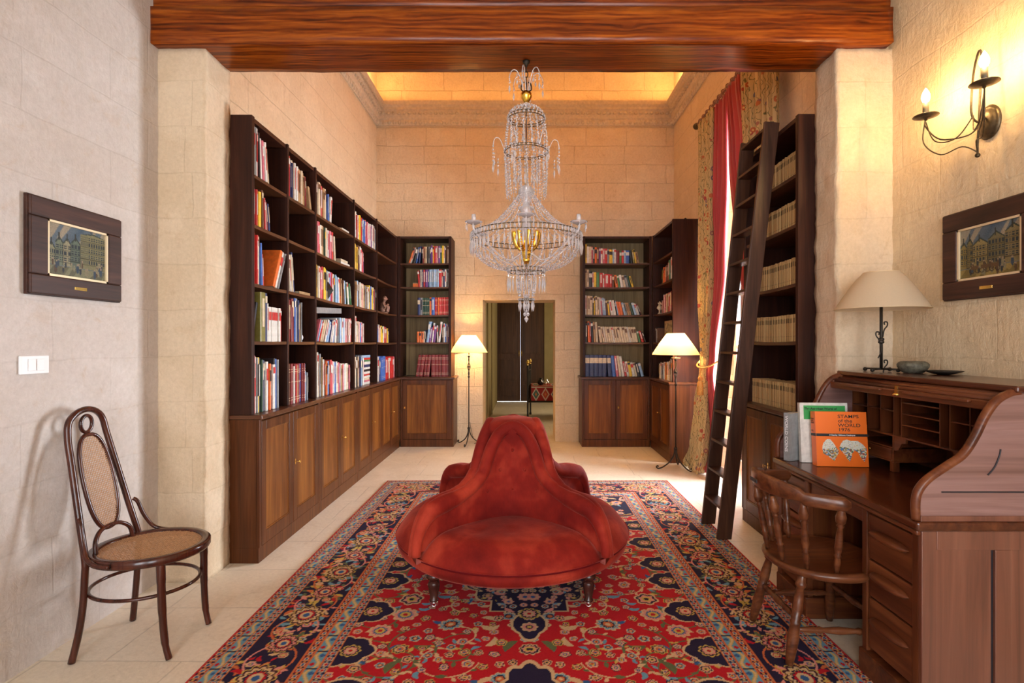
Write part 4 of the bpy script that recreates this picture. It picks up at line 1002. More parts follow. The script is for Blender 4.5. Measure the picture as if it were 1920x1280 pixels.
m = MB(); m.lathe((1.80, 7.15, 1.81), [(.03, 0), (.012, .02), (.012, .05), (.04, .075), (.03, .10), (.012, .12), (.03, .15)], 10); m.tube(smooth_path([(1.80, 7.15, 1.94), (1.79, 7.10, 1.97), (1.80, 7.05, 1.93)]), .008, 6); ornament('ornament', 'pale sculpted ornament on the third shelf of the far corner bookcase', 'ornament', m, 'pages')
m = MB(); m.lathe((1.95, 6.50, TOP+.001), [(.05, 0), (.045, .01), (.012, .02), (.02, .04), (.004, .055)], 12); ornament('ornament', 'small dark object on top of the far corner bookcase', 'ornament', m, 'iron')
# ============================================================ SOFA (four-seat round settee)
SX, SY = -.075, 3.24
def build_sofa():
    t = thing('round_settee', 'round red velvet settee with four seats and tall centre standing on the rug', 'sofa', (SX, SY, .012))
    RO = .69
    def rot(p, q):
        a = PI/2*q; return (SX+p[0]*math.cos(a)-p[1]*math.sin(a), SY+p[0]*math.sin(a)+p[1]*math.cos(a), p[2])
    # base drum
    m = MB(); m.lathe((SX, SY, 0), [(.45, .222), (.60, .222), (.655, .230), (.675, .246), (.683, .270), (.682, .300)], 72); m.build('base', 'velvet', t)
    m = MB(); m.tube([(SX+.684*math.cos(a), SY+.684*math.sin(a), .304) for a in [2*PI*k/96 for k in range(96)]], .0075, 8, True); m.build('piping', 'velvet_piping', t)
    # local frame of a seat: front is -y ; lateral is x
    def aa(b): return math.sqrt(.13**2+b*b)
    def hh(b):
        x = abs(b)
        pts = [(0, .950), (.035, .942), (.07, .915), (.10, .872), (.125, .82), (.145, .755), (.162, .70), (.195, .655), (.245, .615), (.30, .59), (.36, .575), (.41, .560), (.445, .525), (.47, .47), (.485, .40), (.49, .34)]
        for (x0, z0), (x1, z1) in zip(pts, pts[1:]):
            if x <= x1:
                s = (x-x0)/(x1-x0); return z0+(z1-z0)*s
        return .36
    bs0 = [0, .025, .05, .075, .095, .115, .13, .142, .150, .154, .158, .164, .172, .185, .20, .22, .245, .27, .30, .33, .36, .39, .415, .435, .452, .465, .476, .484, .49]
    bs = [-b for b in bs0[:0:-1]]+bs0
    for q in range(4):
        # seat cushion: wedge from the backrest curve to the rim
        rows = []; K = 44; J = 16
        for i in range(K+1):
            ph = -PI/4+PI/2*i/K; row = []
            dx, dy = math.sin(ph), -math.cos(ph)
            # inner radius where the ray meets the backrest
            rin = .13/max(.2, math.sqrt(max(1e-4, math.cos(2*ph)))) if abs(ph) < PI/4*.93 else .60
            rin = min(rin, .60)-.03
            for j in range(J+1):
                u = j/J; r = rin+(RO-rin)*math.sin(u*PI/2)**.9 if u < 1 else RO
                edge = max(0, (r-.50)/(RO-.50)); e2 = 1-abs(ph)/(PI/4)
                dome = .425-.112*edge**3.0-.006*math.cos(9*ph)*edge
                crease = .035*math.exp(-((1-abs(ph)/(PI/4))/.06)**2)
                z = dome-crease
                if r > .32: 
                    for (tx, tr) in ((0, .40), (-.38, .44), (.38, .44)):
                        dd = math.hypot((ph-tx)*r, r-tr); z -= .012*math.exp(-(dd/.035)**2)
                row.append(rot((r*dx, r*dy, z), q))
            for k in range(1, 6):
                a = k/5*PI/2; row.append(rot(((RO-.006*math.sin(a)+.008*math.sin(a*2))*dx, (RO-.006*math.sin(a)+.008*math.sin(a*2))*dy, .318-.014*k/5), q))
            rows.append(row)
        MB().grid(rows).build('seat_cushion', 'velvet', t)
        # backrest
        rows = []; V = 14
        for b in bs:
            a0 = aa(b); top = hh(b)-.012; row = []
            for k in range(V+1):
                v = k/V; z = .34+(top-.34)*v; rec = .02*math.exp(-(b/.22)**2)*((z-.34)/.6)
                puff = .016*math.sin(PI*min(1, v*1.05))*math.exp(-(b/.40)**4)
                a = a0-rec+.03*math.exp(-(b/.2)**2)+puff
                for bx, bz in ((0, .80), (-.07, .69), (.07, .69), (-.14, .58), (0, .58), (.14, .58)):
                    a -= .016*math.exp(-(((b-bx)**2+(z-bz)**2)/.024**2))
                row.append(rot((b, -a, z), q))
            rows.append(row)
        MB().grid(rows).build('backrest', 'velvet', t)
        # rolled edge along the top of the backrest
        P = []
        for b in bs:
            z = hh(b)-.015; rec = .02*math.exp(-(b/.22)**2)*((z-.34)/.6); P.append(Vector((b, -(aa(b)-rec+.03*math.exp(-(b/.2)**2)-.004), z)))
        P = smooth_path(P, 3); R = [.036 if abs(p.x) < .25 else .036+.013*math.exp(-((abs(p.x)-.37)/.08)**2) - (.010*max(0, (abs(p.x)-.43)/.06)) for p in P]
        MB().tube([rot(p, q) for p in P], R, 12).build('rolled_edge', 'velvet', t)
        P2 = [Vector((p.x*(1-.0), p.y-.026, p.z-.030)) for p in P[6:-6]]
        MB().tube([rot(p, q) for p in P2], .0055, 6).build('backrest_piping', 'velvet_piping', t)
        for bx, bz in ((0, .80), (-.07, .69), (.07, .69), (-.14, .58), (0, .58), (.14, .58)):
            rec = .02*math.exp(-(bx/.22)**2)*((bz-.34)/.6); a = aa(bx)-rec+.03*math.exp(-(bx/.2)**2)+.004
            MB().ball(rot((bx, -a, bz), q), .010, 8, 5, (1, 1, 1)).build('button', 'velvet', t)
    # centre fill under the rolls: four-cornered column closing into a low dome
    rows = []
    for k in range(9):
        v = k/8; r = .172*math.cos(v*PI/2)**.6; z = .905+.068*math.sin(v*PI/2)
        rows.append([(SX+r*math.cos(a), SY+r*math.sin(a), z) for a in [2*PI*j/40 for j in range(40)]])
    rows.insert(0, [(SX+.14*math.cos(a), SY+.14*math.sin(a), .80) for a in [2*PI*j/40 for j in range(40)]])
    MB().grid(rows, True).build('centre_dome', 'velvet', t)
    # wall cores between neighbouring backrests
    for q in range(4):
        m = MB(); rows = []
        for b in bs0:
            if b < .09: continue
            z = hh(b)-.02; a = aa(b)
            rows.append([rot((b, -a, .34), q), rot((b, -a, z), q), rot((a, -b, z), q), rot((a, -b, .34), q)])
        m.grid(rows, True, smooth=False); m.build('wall_padding', 'velvet', t)
    for q in range(4):
        a = PI/4+PI/2*q+.0; cx, cy = SX+.58*math.cos(a), SY+.58*math.sin(a)
        L = MB().turn((cx, cy, .232), (cx, cy, .05), [(0, .03), (.08, .034), (.14, .026), (.2, .036), (.28, .040), (.34, .030), (.38, .024), (.44, .030), (.55, .031), (.9, .019), (.93, .024), (.97, .024), (1, .014)], 18).build('leg', 'turned_leg', t)
        c = MB(); c.turn((cx, cy, .052), (cx, cy, .036), [(0, .012), (1, .012)]); 
        c.tube([(cx+.016*math.cos(u), cy+.006, .0365+.016*math.sin(u)) for u in [2*PI*k/14 for k in range(14)]], .006, 8, True)
        c.box((cx-.004, cy-.008, .030), (cx+.004, cy+.018, .04)); c.build('caster', 'chrome', L)
build_sofa()

# ============================================================ CHANDELIER
def build_chandelier():
    CX, CY = .006, 3.30; t = thing('chandelier', 'tall crystal chandelier of bead strands hanging from the timber beam', 'chandelier', (CX, CY, 3.165))
    Z = lambda y: 1.42+(643-y)*.0033
    hook = MB(); hook.lathe((CX, CY, 3.13), [(.022, .034), (.020, .02), (.008, .01), (.008, 0)], 12)
    for k in range(3):
        zc = 3.115-.034*k
        hook.tube([(CX+(.010*math.cos(a) if k % 2 else 0), CY+(0 if k % 2 else .010*math.cos(a)), zc+.020*math.sin(a)) for a in [2*PI*j/12 for j in range(12)]], .003, 6, True)
    hook.tube([(CX, CY, 3.03), (CX, CY, 2.96)], .005, 8)
    for s in (-1, 1): hook.tube(smooth_path([(CX, CY, 2.975), (CX+s*.03, CY, 2.985), (CX+s*.028, CY, 3.02), (CX+s*.012, CY, 3.035)]), .004, 6)
    hook.build('hook_chain', 'iron', t)
    st = MB(); st.tube([(CX, CY, 2.95), (CX, CY, 1.80)], .006, 8); st.build('stem_rod', 'chrome', t)
    MB().lathe((CX, CY, Z(190)), [(.004, -.02), (.02, 0), (.034, .025), (.036, .045), (.028, .05), (.030, .055), (.02, .058)], 20).build('gilt_cup', 'gilt', t)
    MB().lathe((CX, CY, Z(198)), [(.012, .02), (.018, 0), (.014, -.01), (.024, -.02)], 16).build('glass_collar', 'crystal', t)
    g = MB(); g.lathe((CX, CY, Z(352)), [(.01, .02), (.04, 0), (.052, -.03), (.03, -.07), (.022, -.11), (.055, -.125), (.04, -.14), (.016, -.16), (.028, -.20), (.035, -.25), (.05, -.30), (.03, -.32)], 18)
    g.build('glass_stem', 'crystal', t)
    # crown of small arms with drops
    def hang(name, p, n, r, step, end=None, rot0=0):
        b = MB(); z = p[2]
        for k in range(n): b.crystal((p[0], p[1], z), r*(1-.12*(k % 2)), step*.46, 6); z -= step
        if end: b.crystal((p[0], p[1], z-end*.5+step*.5), r*1.15, end*.5, 4)
        return b.build(name, 'crystal', t)
    for k in range(6):
        a = 2*PI*k/6+.3; c, s = math.cos(a), math.sin(a)
        P = smooth_path([(CX+.01*c, CY+.01*s, Z(176)), (CX+.05*c, CY+.05*s, Z(140)), (CX+.085*c, CY+.085*s, Z(135)), (CX+.108*c, CY+.108*s, Z(148)), (CX+.10*c, CY+.10*s, Z(160))])
        MB().tube(P, .003, 6).build('crown_arm', 'crystal', t)
        hang('crystal_drop', (CX+.108*c, CY+.108*s, Z(150)), 3, .006, .016, .06)
        hang('crystal_drop', (CX+.06*c, CY+.06*s, Z(142)), 2, .006, .016, .04)
    def ring(name, z, r, w=.006, h=.014, n=48):
        b = MB()
        b.tube([(CX+r*math.cos(a), CY+r*math.sin(a), z+h/2) for a in [2*PI*j/n for j in range(n)]], .0028, 6, True)
        b.tube([(CX+r*math.cos(a), CY+r*math.sin(a), z-h/2) for a in [2*PI*j/n for j in range(n)]], .0028, 6, True)
        q = max(12, int(2*PI*r/.05))
        for j in range(q):
            a = 2*PI*j/q; x, y = CX+r*math.cos(a), CY+r*math.sin(a); b.box((x-.002, y-.002, z-h/2), (x+.002, y+.002, z+h/2))
        o = b.build(name, 'bronze_iron', t)
        g = MB()
        for j in range(q*2):
            a = 2*PI*(j+.5)/(q*2); g.crystal((CX+(r+.004)*math.cos(a), CY+(r+.004)*math.sin(a), z), .006, h*.62, 4)
        g.build('ring_crystal', 'crystal', o); o.children[0]['kind'] = 'stuff'
        return o
    z1, z2, z3, z4 = Z(222), Z(284), Z(444), Z(507)
    R1, R2, R3, R4 = .113, .133, .340, .112
    # dome of small pearls over the first ring
    d = MB()
    for i in range(1, 7):
        ph = i/7*PI/2; n = int(8+20*math.sin(ph))
        for j in range(n):
            a = 2*PI*(j+.5*(i % 2))/n; d.crystal((CX+R1*math.sin(ph)*math.cos(a), CY+R1*math.sin(ph)*math.sin(a), z1+.075*math.cos(ph)), .007, .008, 5)
    o = d.build('beaded_dome', 'crystal', t); o['kind'] = 'stuff'
    ring('ring', z1, R1, h=.016); ring('ring', z2, R2, h=.012); ring('ring', z3, R3, h=.030, n=72); ring('ring', z4, R4, h=.022)
    def strand(name, p0, p1, sagv, n, r, out=0):
        b = MB(); p0 = Vector(p0); p1 = Vector(p1); rad = Vector((p0.x+p1.x-2*CX, p0.y+p1.y-2*CY, 0)); rad = rad.normalized() if rad.length > 1e-5 else Vector((1, 0, 0))
        for k in range(n):
            u = (k+.5)/n; p = p0.lerp(p1, u); s4 = 4*u*(1-u); p = p-Vector((0, 0, sagv*s4))+rad*out*s4
            L = (p1-p0).length/n*.5; b.crystal(p, r*(1.15 if k % 3 == 1 else .85), min(L, .011), 5)
        return b.build(name, 'crystal', t)
    pt = lambda r, a, z: (CX+r*math.cos(a), CY+r*math.sin(a), z)
    for k in range(18): a = 2*PI*k/18; strand('bead_strand', pt(R1, a, z1-.01), pt(R2, a+.1, z2+.006), 0, 11, .0062, .004)
    for k in range(9): a = 2*PI*k/9; strand('bead_swag', pt(R1, a, z1-.01), pt(R1, a+2*PI/9, z1-.01), .05, 8, .0055, .012)
    for k in range(9): a = 2*PI*k/9+.3; hang('crystal_drop', pt(.075, a, z1-.05), 4, .008, .022, .05)
    for k in range(20): a = 2*PI*k/20; strand('bead_strand', pt(R2, a, z2-.008), pt(.120, a+.1, Z(372)), 0, 15, .0062, .003)
    for k in range(10): a = 2*PI*k/10; strand('bead_swag', pt(R2, a, z2-.008), pt(R2, a+2*PI/10, z2-.008), .055, 9, .0055, .012)
    for k in range(10): a = 2*PI*k/10+.2; hang('crystal_drop', pt(.07, a, Z(300)), 5, .008, .022, .06)
    for k in range(6):
        a = 2*PI*k/6+.1; c, s = math.cos(a), math.sin(a)
        P = smooth_path([pt(R2, a, z2), pt(.165, a, Z(262)), pt(.195, a, Z(262)), pt(.205, a, Z(275))])
        MB().tube(P, .003, 6).build('side_arm', 'crystal', t)
        hang('crystal_drop', pt(.205, a, Z(276)), 5, .007, .022, .07); hang('crystal_drop', pt(.175, a, Z(300)), 3, .006, .02, .06)
        hang('crystal_drop', pt(.20, a+.1, Z(292)), 2, .006, .02, .05)
    # tent of strands down to the big ring
    for k in range(30): a = 2*PI*k/30; strand('bead_strand', pt(.03, a, Z(356)), pt(R3-.005, a, z3+.018), .055, 30, .0052, 0)
    # bowl
    for k in range(30): a = 2*PI*k/30; strand('bowl_strand', pt(R3-.003, a, z3-.018), pt(R4, a, z4+.01), .045, 22, .0070, .045)
    for k in range(60): a = 2*PI*(k+.5)/60; hang('prism', pt(R3+.004, a, z3-.022), 1, .006, .016, .085)
    for k in range(24): a = 2*PI*k/24; hang('prism', pt(R4+.003, a, z4-.012), 2, .005, .016, .10)
    for k in range(10): a = 2*PI*k/10; strand('bead_strand', pt(.062, a, z4), pt(.046, a, Z(556)), 0, 10, .008)
    for k in range(10): a = 2*PI*k/10; hang('prism', pt(.044, a, Z(560)), 1, .007, .012, .075)
    fin = MB()
    for z, r, h in ((Z(556), .020, .02), (Z(565), .014, .016), (Z(575), .022, .022), (Z(583), .010, .012)): fin.crystal((CX, CY, z), r, h, 8)
    for k in range(6): a = 2*PI*k/6; fin.crystal((CX+.013*math.cos(a), CY+.013*math.sin(a), Z(589)), .008, .014, 5)
    fin.crystal((CX, CY, Z(598)), .013, .024, 8); fin.build('finial', 'crystal', t)
    ring('ring', Z(562), .045, h=.008, n=24)
    # gilt centre with arms
    g = MB(); g.lathe((CX, CY, Z(492)), [(.01, -.01), (.03, 0), (.034, .02), (.02, .03), (.034, .045), (.038, .06), (.024, .075), (.03, .09), (.05, .12), (.045, .15), (.02, .17)], 22)
    g.build('gilt_body', 'gilt', t)
    for k in range(8):
        a = 2*PI*k/8+.2; MB().tube(smooth_path([pt(.025, a, Z(470)), pt(.055, a, Z(462)), pt(.075, a, Z(446)), pt(.078, a, Z(434))]), [.013]*6+[.017]*6+[.014]*6+[.009], 8).build('gilt_leaf', 'gilt', t)
    for k in range(6):
        a = 2*PI*k/6+.52; o = MB().tube(smooth_path([pt(.03, a, Z(474)), pt(.13, a, Z(490)), pt(.25, a, Z(468)), pt(.345, a, Z(445)), pt(.355, a, Z(432))]), .006, 8).build('glass_arm', 'crystal', t)
        c = pt(.355, a, Z(432)); MB().lathe(c, [(.006, -.006), (.03, .004), (.052, .012), (.052, .015), (.02, .012), (.006, .012)], 20).build('drip_pan', 'crystal', t)
        MB().lathe((c[0], c[1], c[2]+.012), [(.013, 0), (.013, .045), (.010, .045)], 14).build('candle_socket', 'crystal', t)
        for j in range(6):
            b = a+2*PI*j/6; hang('crystal_pendant', (c[0]+.048*math.cos(b), c[1]+.048*math.sin(b), c[2]+.004), 1, .005, .012, .04)
build_chandelier()

# ============================================================ FLOOR LAMPS
def build_lamp():
    t = thing('floor_lamp', 'lit wrought-iron floor lamp with cream cone shade left of the doorway', 'floor lamp', (0, 0, 0), group='floor lamps with cream cone shades')
    m = MB(); m.tube([(0, 0, .22), (0, 0, 1.36)], .0075, 10); m.build('pole', 'iron', t)
    tw = MB()
    for ph in (0, PI): tw.tube([(.020*math.sin(PI*(z-.95)/.28)*math.cos(z*26+ph), .020*math.sin(PI*(z-.95)/.28)*math.sin(z*26+ph), z) for z in [.95+.28*k/40 for k in range(41)]], .0045, 6)
    for z in (.95, 1.09, 1.23): tw.lathe((0, 0, z-.012), [(.010, 0), (.016, .005), (.016, .019), (.010, .024)], 12)
    tw.build('twisted_stem', 'iron', t)
    MB().lathe((0, 0, .215), [(.012, 0), (.02, .006), (.02, .024), (.012, .03)], 12).build('collar', 'iron', t)
    for k in range(3):
        a = 2*PI*k/3+.35; c, s = math.cos(a), math.sin(a)
        P = smooth_path([(.010*c, .010*s, .235), (.016*c, .016*s, .17), (.06*c, .06*s, .09), (.14*c, .14*s, .03), (.20*c, .20*s, .010), (.225*c, .225*s, .026), (.212*c, .212*s, .040), (.202*c, .202*s, .030)])
        MB().tube(P, .0075, 8).build('leg', 'iron', t)
    rows = []
    n = 56
    for z, r in ((1.29, .262), (1.35, .226), (1.41, .186), (1.47, .143), (1.53, .098)):
        rows.append([(r*math.cos(2*PI*j/n), r*math.sin(2*PI*j/n), z) for j in range(n)])
    sh = MB().grid(rows, True).build('lamp_shade', 'lamp_cloth', t, fixn=False)
    m = MB(); m.tube([(.262*math.cos(2*PI*j/n), .262*math.sin(2*PI*j/n), 1.29) for j in range(n)], .0025, 6, True); m.tube([(.098*math.cos(2*PI*j/n), .098*math.sin(2*PI*j/n), 1.53) for j in range(n)], .0025, 6, True)
    for k in range(3): a = 2*PI*k/3; m.tube([(0, 0, 1.515), (.097*math.cos(a), .097*math.sin(a), 1.53)], .002, 6)
    m.tube([(0, 0, 1.345), (.0, .0, 1.36)], .018, 12)
    m.build('shade_ring', 'gold_paint', t)
    MB().ball((0, 0, 1.415), .030, 14, 9, (1, 1, 1.25)).build('bulb', 'bulb_warm', t)
    MB().tube([(0, 0, 1.36), (0, 0, 1.385)], .013, 12).build('bulb_holder', 'brass', t)
    m = MB(); m.lathe((0, 0, 1.245), [(.008, 0), (.05, .004), (.052, .010), (.008, .012)], 18); m.build('gallery_disc', 'gold_paint', t)
    return t
fl = build_lamp(); fl.location = (-.79, 7.46, 0)
fl2 = dup(fl); fl2.location = (1.70, 6.03, 0); fl2.rotation_euler = (0, 0, 2.9); fl2['label'] = 'lit wrought-iron floor lamp with cream cone shade beside the curtain'
m = MB().tube(smooth_path([(-.72, 7.50, .008), (-.66, 7.58, .01), (-.70, 7.66, .008), (-.76, 7.69, .08), (-.80, 7.70, .28)]), .003, 6); tag(m.build('power_cord', 'iron'), 'thin dark cord running from the left floor lamp up the wall', 'cord')
m = MB().tube(smooth_path([(1.80, 5.98, .12), (1.86, 5.90, .03), (1.95, 5.86, .008), (2.05, 5.95, .008)]), .003, 6); tag(m.build('power_cord', 'iron'), 'thin cord trailing behind the right floor lamp', 'cord')

# ============================================================ CURTAINS
RODZ, RODX = 3.99, 2.03
r = thing('curtain_rod', 'gilt wooden curtain pole with round finial above the side window', 'curtain rod', (RODX, 5.3, RODZ))
MB().tube([(RODX, 4.15, RODZ), (RODX, 6.28, RODZ)], .017, 14).build('pole', 'carved_wood', r)
MB().turn((RODX, 6.27, RODZ), (RODX, 6.37, RODZ), [(0, .018), (.1, .026), (.2, .018), (.4, .036), (.65, .040), (.85, .026), (1, .004)], 16).build('finial', 'bronze_iron', r)
for y in (6.22, 4.2): MB().tube([(RODX, y, RODZ), (2.148, y, RODZ)], .010, 8).build('bracket', 'iron', r)
for k in range(17):
    y = 6.17-.12*k; MB().tube([(RODX+.027*math.cos(a), y, RODZ+.027*math.sin(a)-.004) for a in [2*PI*j/16 for j in range(16)]], .0052, 6, True).build('curtain_ring', 'carved_wood', r)
def curtain(label, mat, prof, nf, amp, group):
    """prof: list of (z, y_far, y_near, x, amp factor)"""
    K = nf*14; rows = []; pr = sorted(prof); Zs = [pr[0][0]+(pr[-1][0]-pr[0][0])*k/70 for k in range(71)]
    for z in Zs:
        for a, b in zip(pr, pr[1:]):
            if z <= b[0]+1e-6: break
        u = (z-a[0])/(b[0]-a[0]); u = u*u*(3-2*u); v = [a[i]+(b[i]-a[i])*u for i in range(5)]
        row = []
        for i in range(K+1):
            s = i/K; w = s+.012*math.sin(9*s+z*2.1); ph = 2*PI*nf*s+.35*math.sin(z*1.7+s*5)
            row.append((v[3]+amp*v[4]*(math.sin(ph)+.25*math.sin(2.3*ph+z)), v[1]+(v[2]-v[1])*w, z))
        rows.append(row)
    o = MB().grid(rows).build('curtain', mat, None, fixn=False, solid=.003); return tag(o, label, 'curtain', group)
curtain('floral cream curtain at the far side of the window', 'floral_curtain', [(3.955, 6.24, 5.72, 2.03, 1), (3.0, 6.26, 5.80, 2.04, 1), (2.0, 6.22, 5.80, 2.03, 1), (1.25, 5.98, 5.76, 1.98, .7), (1.12, 5.98, 5.78, 1.97, .7), (.7, 6.16, 5.76, 1.98, 1.2), (.25, 6.14, 5.72, 1.93, 1.4), (.02, 6.22, 5.70, 1.87, 1.5)], 6, .034, 'curtains')
curtain('red inner curtain tied back at the far side of the window', 'red_curtain', [(3.955, 5.80, 5.37, 2.05, 1), (3.2, 5.86, 5.40, 2.06, 1), (2.2, 5.90, 5.50, 2.06, 1), (1.25, 5.84, 5.62, 2.00, .6), (1.10, 5.80, 5.62, 1.98, .6), (.6, 5.92, 5.55, 2.02, 1), (.02, 5.92, 5.48, 1.97, 1.3)], 5, .028, 'curtains')
curtain('red inner curtain swept behind the ladder', 'red_curtain', [(3.955, 5.37, 5.02, 2.03, 1), (3.3, 5.37, 4.90, 2.05, 1), (2.4, 5.24, 4.62, 2.06, 1), (1.7, 5.0, 4.45, 2.06, .9), (1.3, 4.56, 4.38, 2.07, .7), (.02, 4.58, 4.33, 2.06, .8)], 5, .026, 'curtains')
curtain('floral cream curtain at the near side of the window, behind the journal bookcase', 'floral_curtain', [(3.955, 5.04, 4.28, 2.03, 1), (3.0, 4.98, 4.30, 2.04, 1), (2.0, 4.70, 4.31, 2.08, .8), (1.25, 4.45, 4.31, 2.10, .5), (.02, 4.52, 4.31, 2.10, .6)], 7, .034, 'curtains')
tb = thing('tieback', 'gold rope tieback with tassel around the far curtains', 'tieback', (1.95, 5.72, 1.2))
plain('gold_rope', (.60, .28, .06), .6, var=.3, bscale=120)
MB().tube(smooth_path([(2.11, 5.99, 1.26), (2.00, 6.05, 1.23), (1.90, 5.90, 1.17), (1.91, 5.66, 1.16), (2.04, 5.58, 1.24), (2.12, 5.62, 1.28)]), .009, 8).build('rope', 'gold_rope', tb)
MB().tube(smooth_path([(1.90, 5.76, 1.17), (1.885, 5.75, 1.12), (1.885, 5.75, 1.06)]), .006, 6).build('cord', 'gold_rope', tb)
MB().lathe((1.885, 5.75, .86), [(.036, 0), (.032, .10), (.026, .14), (.012, .15), (.022, .165), (.024, .185), (.014, .20), (.004, .205)], 18).build('tassel', 'gold_rope', tb)

# ============================================================ LADDER
ld = thing('library_ladder', 'dark wooden library ladder leaning on the tall right bookcase', 'ladder', (1.44, 3.98, 0))
A = (1.40, 4.12); top = (1.695, 3.02)
def rail(y0, y1, name='rail'):
    b = Vector((1.425, y0, 0.013)); e = Vector((1.708, y1, 2.95)); d = (e-b); up = d.normalized(); side = Vector((0, 1, 0)); dep = up.cross(side).normalized(); side = dep.cross(up)
    m = MB(); vs = []
    for P, cut in ((b, 1), (e, 0)):
        for sx, sy in ((-.052, -.013), (.052, -.013), (.052, .013), (-.052, .013)):
            p = P+dep*sx+side*sy
            if cut: p = p-up*(p.z-.0135)/up.z
            vs.append(p)
    m.add(vs, [(0, 3, 2, 1), (4, 5, 6, 7), (0, 1, 5, 4), (1, 2, 6, 5), (2, 3, 7, 6), (3, 0, 4, 7)]); m.build(name, 'ladder_wood', ld, .004)
rail(3.83, 3.70); rail(4.16, 4.10)
for k in range(13):
    z = .235+.2225*k; u = z/3.0; x = 1.425+(1.715-1.425)*u; ya = 3.83+(3.70-3.83)*u; yb = 4.16+(4.10-4.16)*u
    MB().box((x-.052, ya+.014, z-.010), (x+.044, yb-.014, z+.010)).build('tread', 'ladder_wood', ld, .003)
MB().box((1.712, 3.72, 2.94), (1.735, 4.09, 2.965)).build('top_rod', 'iron', ld)
# ============================================================ ROLL-TOP DESK
DF, DN, DB, DT = 1.455, 1.96, 3.075, .765      # front x, near y, far y, top z
dk = thing('roll_top_desk', 'open wooden roll-top desk with pigeonholes against the right wall', 'desk', (1.8, 2.5, 0))
XB = 2.165
def D(mb, name, mat, bevel=.003, parent=None): return mb.build(name, mat, parent or dk, bevel)
D(MB().box((DF-.025, DN-.015, DT-.034), (XB, DB+.015, DT)), 'desktop', 'desk_top_wood', .008)
def pedestal(y0, y1, near):
    c = MB(); c.box((DF+.03, y0+.02, .11), (XB, y1-.02, DT-.036)); D(c, 'pedestal', 'desk_wood')
    D(MB().box((DF-.012, y0-.008, .0), (XB, y1+.008, .11)), 'plinth', 'desk_wood_x', .006)
    f = MB(); f.box((DF, y0, .11), (DF+.03, y0+.032, DT-.036)); f.box((DF, y1-.032, .11), (DF+.03, y1, DT-.036)); D(f, 'post', 'desk_wood')
    zs = [.125, .345, .505, .70] if near else [.125, .345, .505, .70]
    for z0, z1 in zip(zs, zs[1:]):
        d = MB(); d.box((DF+.006, y0+.036, z0+.004), (DF+.03, y1-.036, z1-.004)); o = D(d, 'drawer', 'desk_wood_y', .005)
        zc = (z0+z1)/2+.025; ym = (y0+y1)/2; h = MB()
        rows = []
        for k in range(13):
            u = k/12; w = math.sin(PI*min(max(u, 0), 1))**.35; yy = ym-.112+.224*u
            rows.append([(DF+.004-.036*w*math.sin(a), yy, zc+.019*w*math.cos(a)) for a in [PI*j/8 for j in range(9)]])
        h.grid(rows); h.build('handle', 'desk_wood_y', o)
    s = MB(); s.box((DF+.006, y0+.036, .706), (DF+.03, y1-.036, DT-.038)); D(s, 'rail', 'desk_wood_y')
PN = (1.975, 2.305); PF = (2.75, 3.06)
pedestal(*PN, True); pedestal(*PF, False)
# centre drawer over the kneehole and the modesty panel
cd_ = MB().box((DF+.012, PN[1]+.01, .645), (DF+.03, PF[0]-.01, DT-.038)); cdo = D(cd_, 'centre_drawer', 'desk_wood_y', .004)
MB().box((DF-.006, 2.44, .690), (DF+.012, 2.60, .712)).build('handle', 'desk_wood_y', cdo, .005)
D(MB().box((DF+.03, PN[1], .635), (XB-.02, PF[0], .645)), 'drawer_runner', 'desk_wood_y', 0)
mp = MB(); mp.box((2.05, PN[1]-.02, .11), (2.07, PF[0]+.02, DT-.036)); mp.box((2.04, 2.52, .11), (2.05, 2.56, DT-.036)); D(mp, 'modesty_panel', 'desk_wood', .002)
D(MB().box((DF-.014, DN+.005, DT-.055), (DF+.006, DB, DT-.036)), 'apron_moulding', 'desk_wood_y', .006)
# panelled near side (frame and two panels) and the plain far side
for yy, sg in ((DN+.015, -1), (DB-.015, 1)):
    f = MB(); y0, y1 = (yy-.018, yy) if sg < 0 else (yy, yy+.018)
    f.box((DF, y0, .0), (DF+.055, y1, DT-.036)); f.box((DF+.055, y0, DT-.105), (XB, y1, DT-.036)); f.box((DF+.055, y0, 0), (XB, y1, .15)); f.box((DF+.205+.065, y0, .15), (DF+.205+.125, y1, DT-.105)); f.box((XB-.06, y0, .15), (XB, y1, DT-.105))
    D(f, 'side_frame', 'desk_side_wood', .003)
    for a, b in ((DF+.055, DF+.258), (DF+.330, XB-.06)):
        p = MB(); p.box((a, y0+.006 if sg < 0 else y0, .15), (b, y1 if sg < 0 else y1-.006, DT-.105)); D(p, 'side_panel', 'desk_side_wood', 0)
    k = MB(); k.box((DF+.258, y0+.010 if sg < 0 else y0, .15), (DF+.27, y1, DT-.105)); D(k, 'panel_groove', 'black_line', 0)
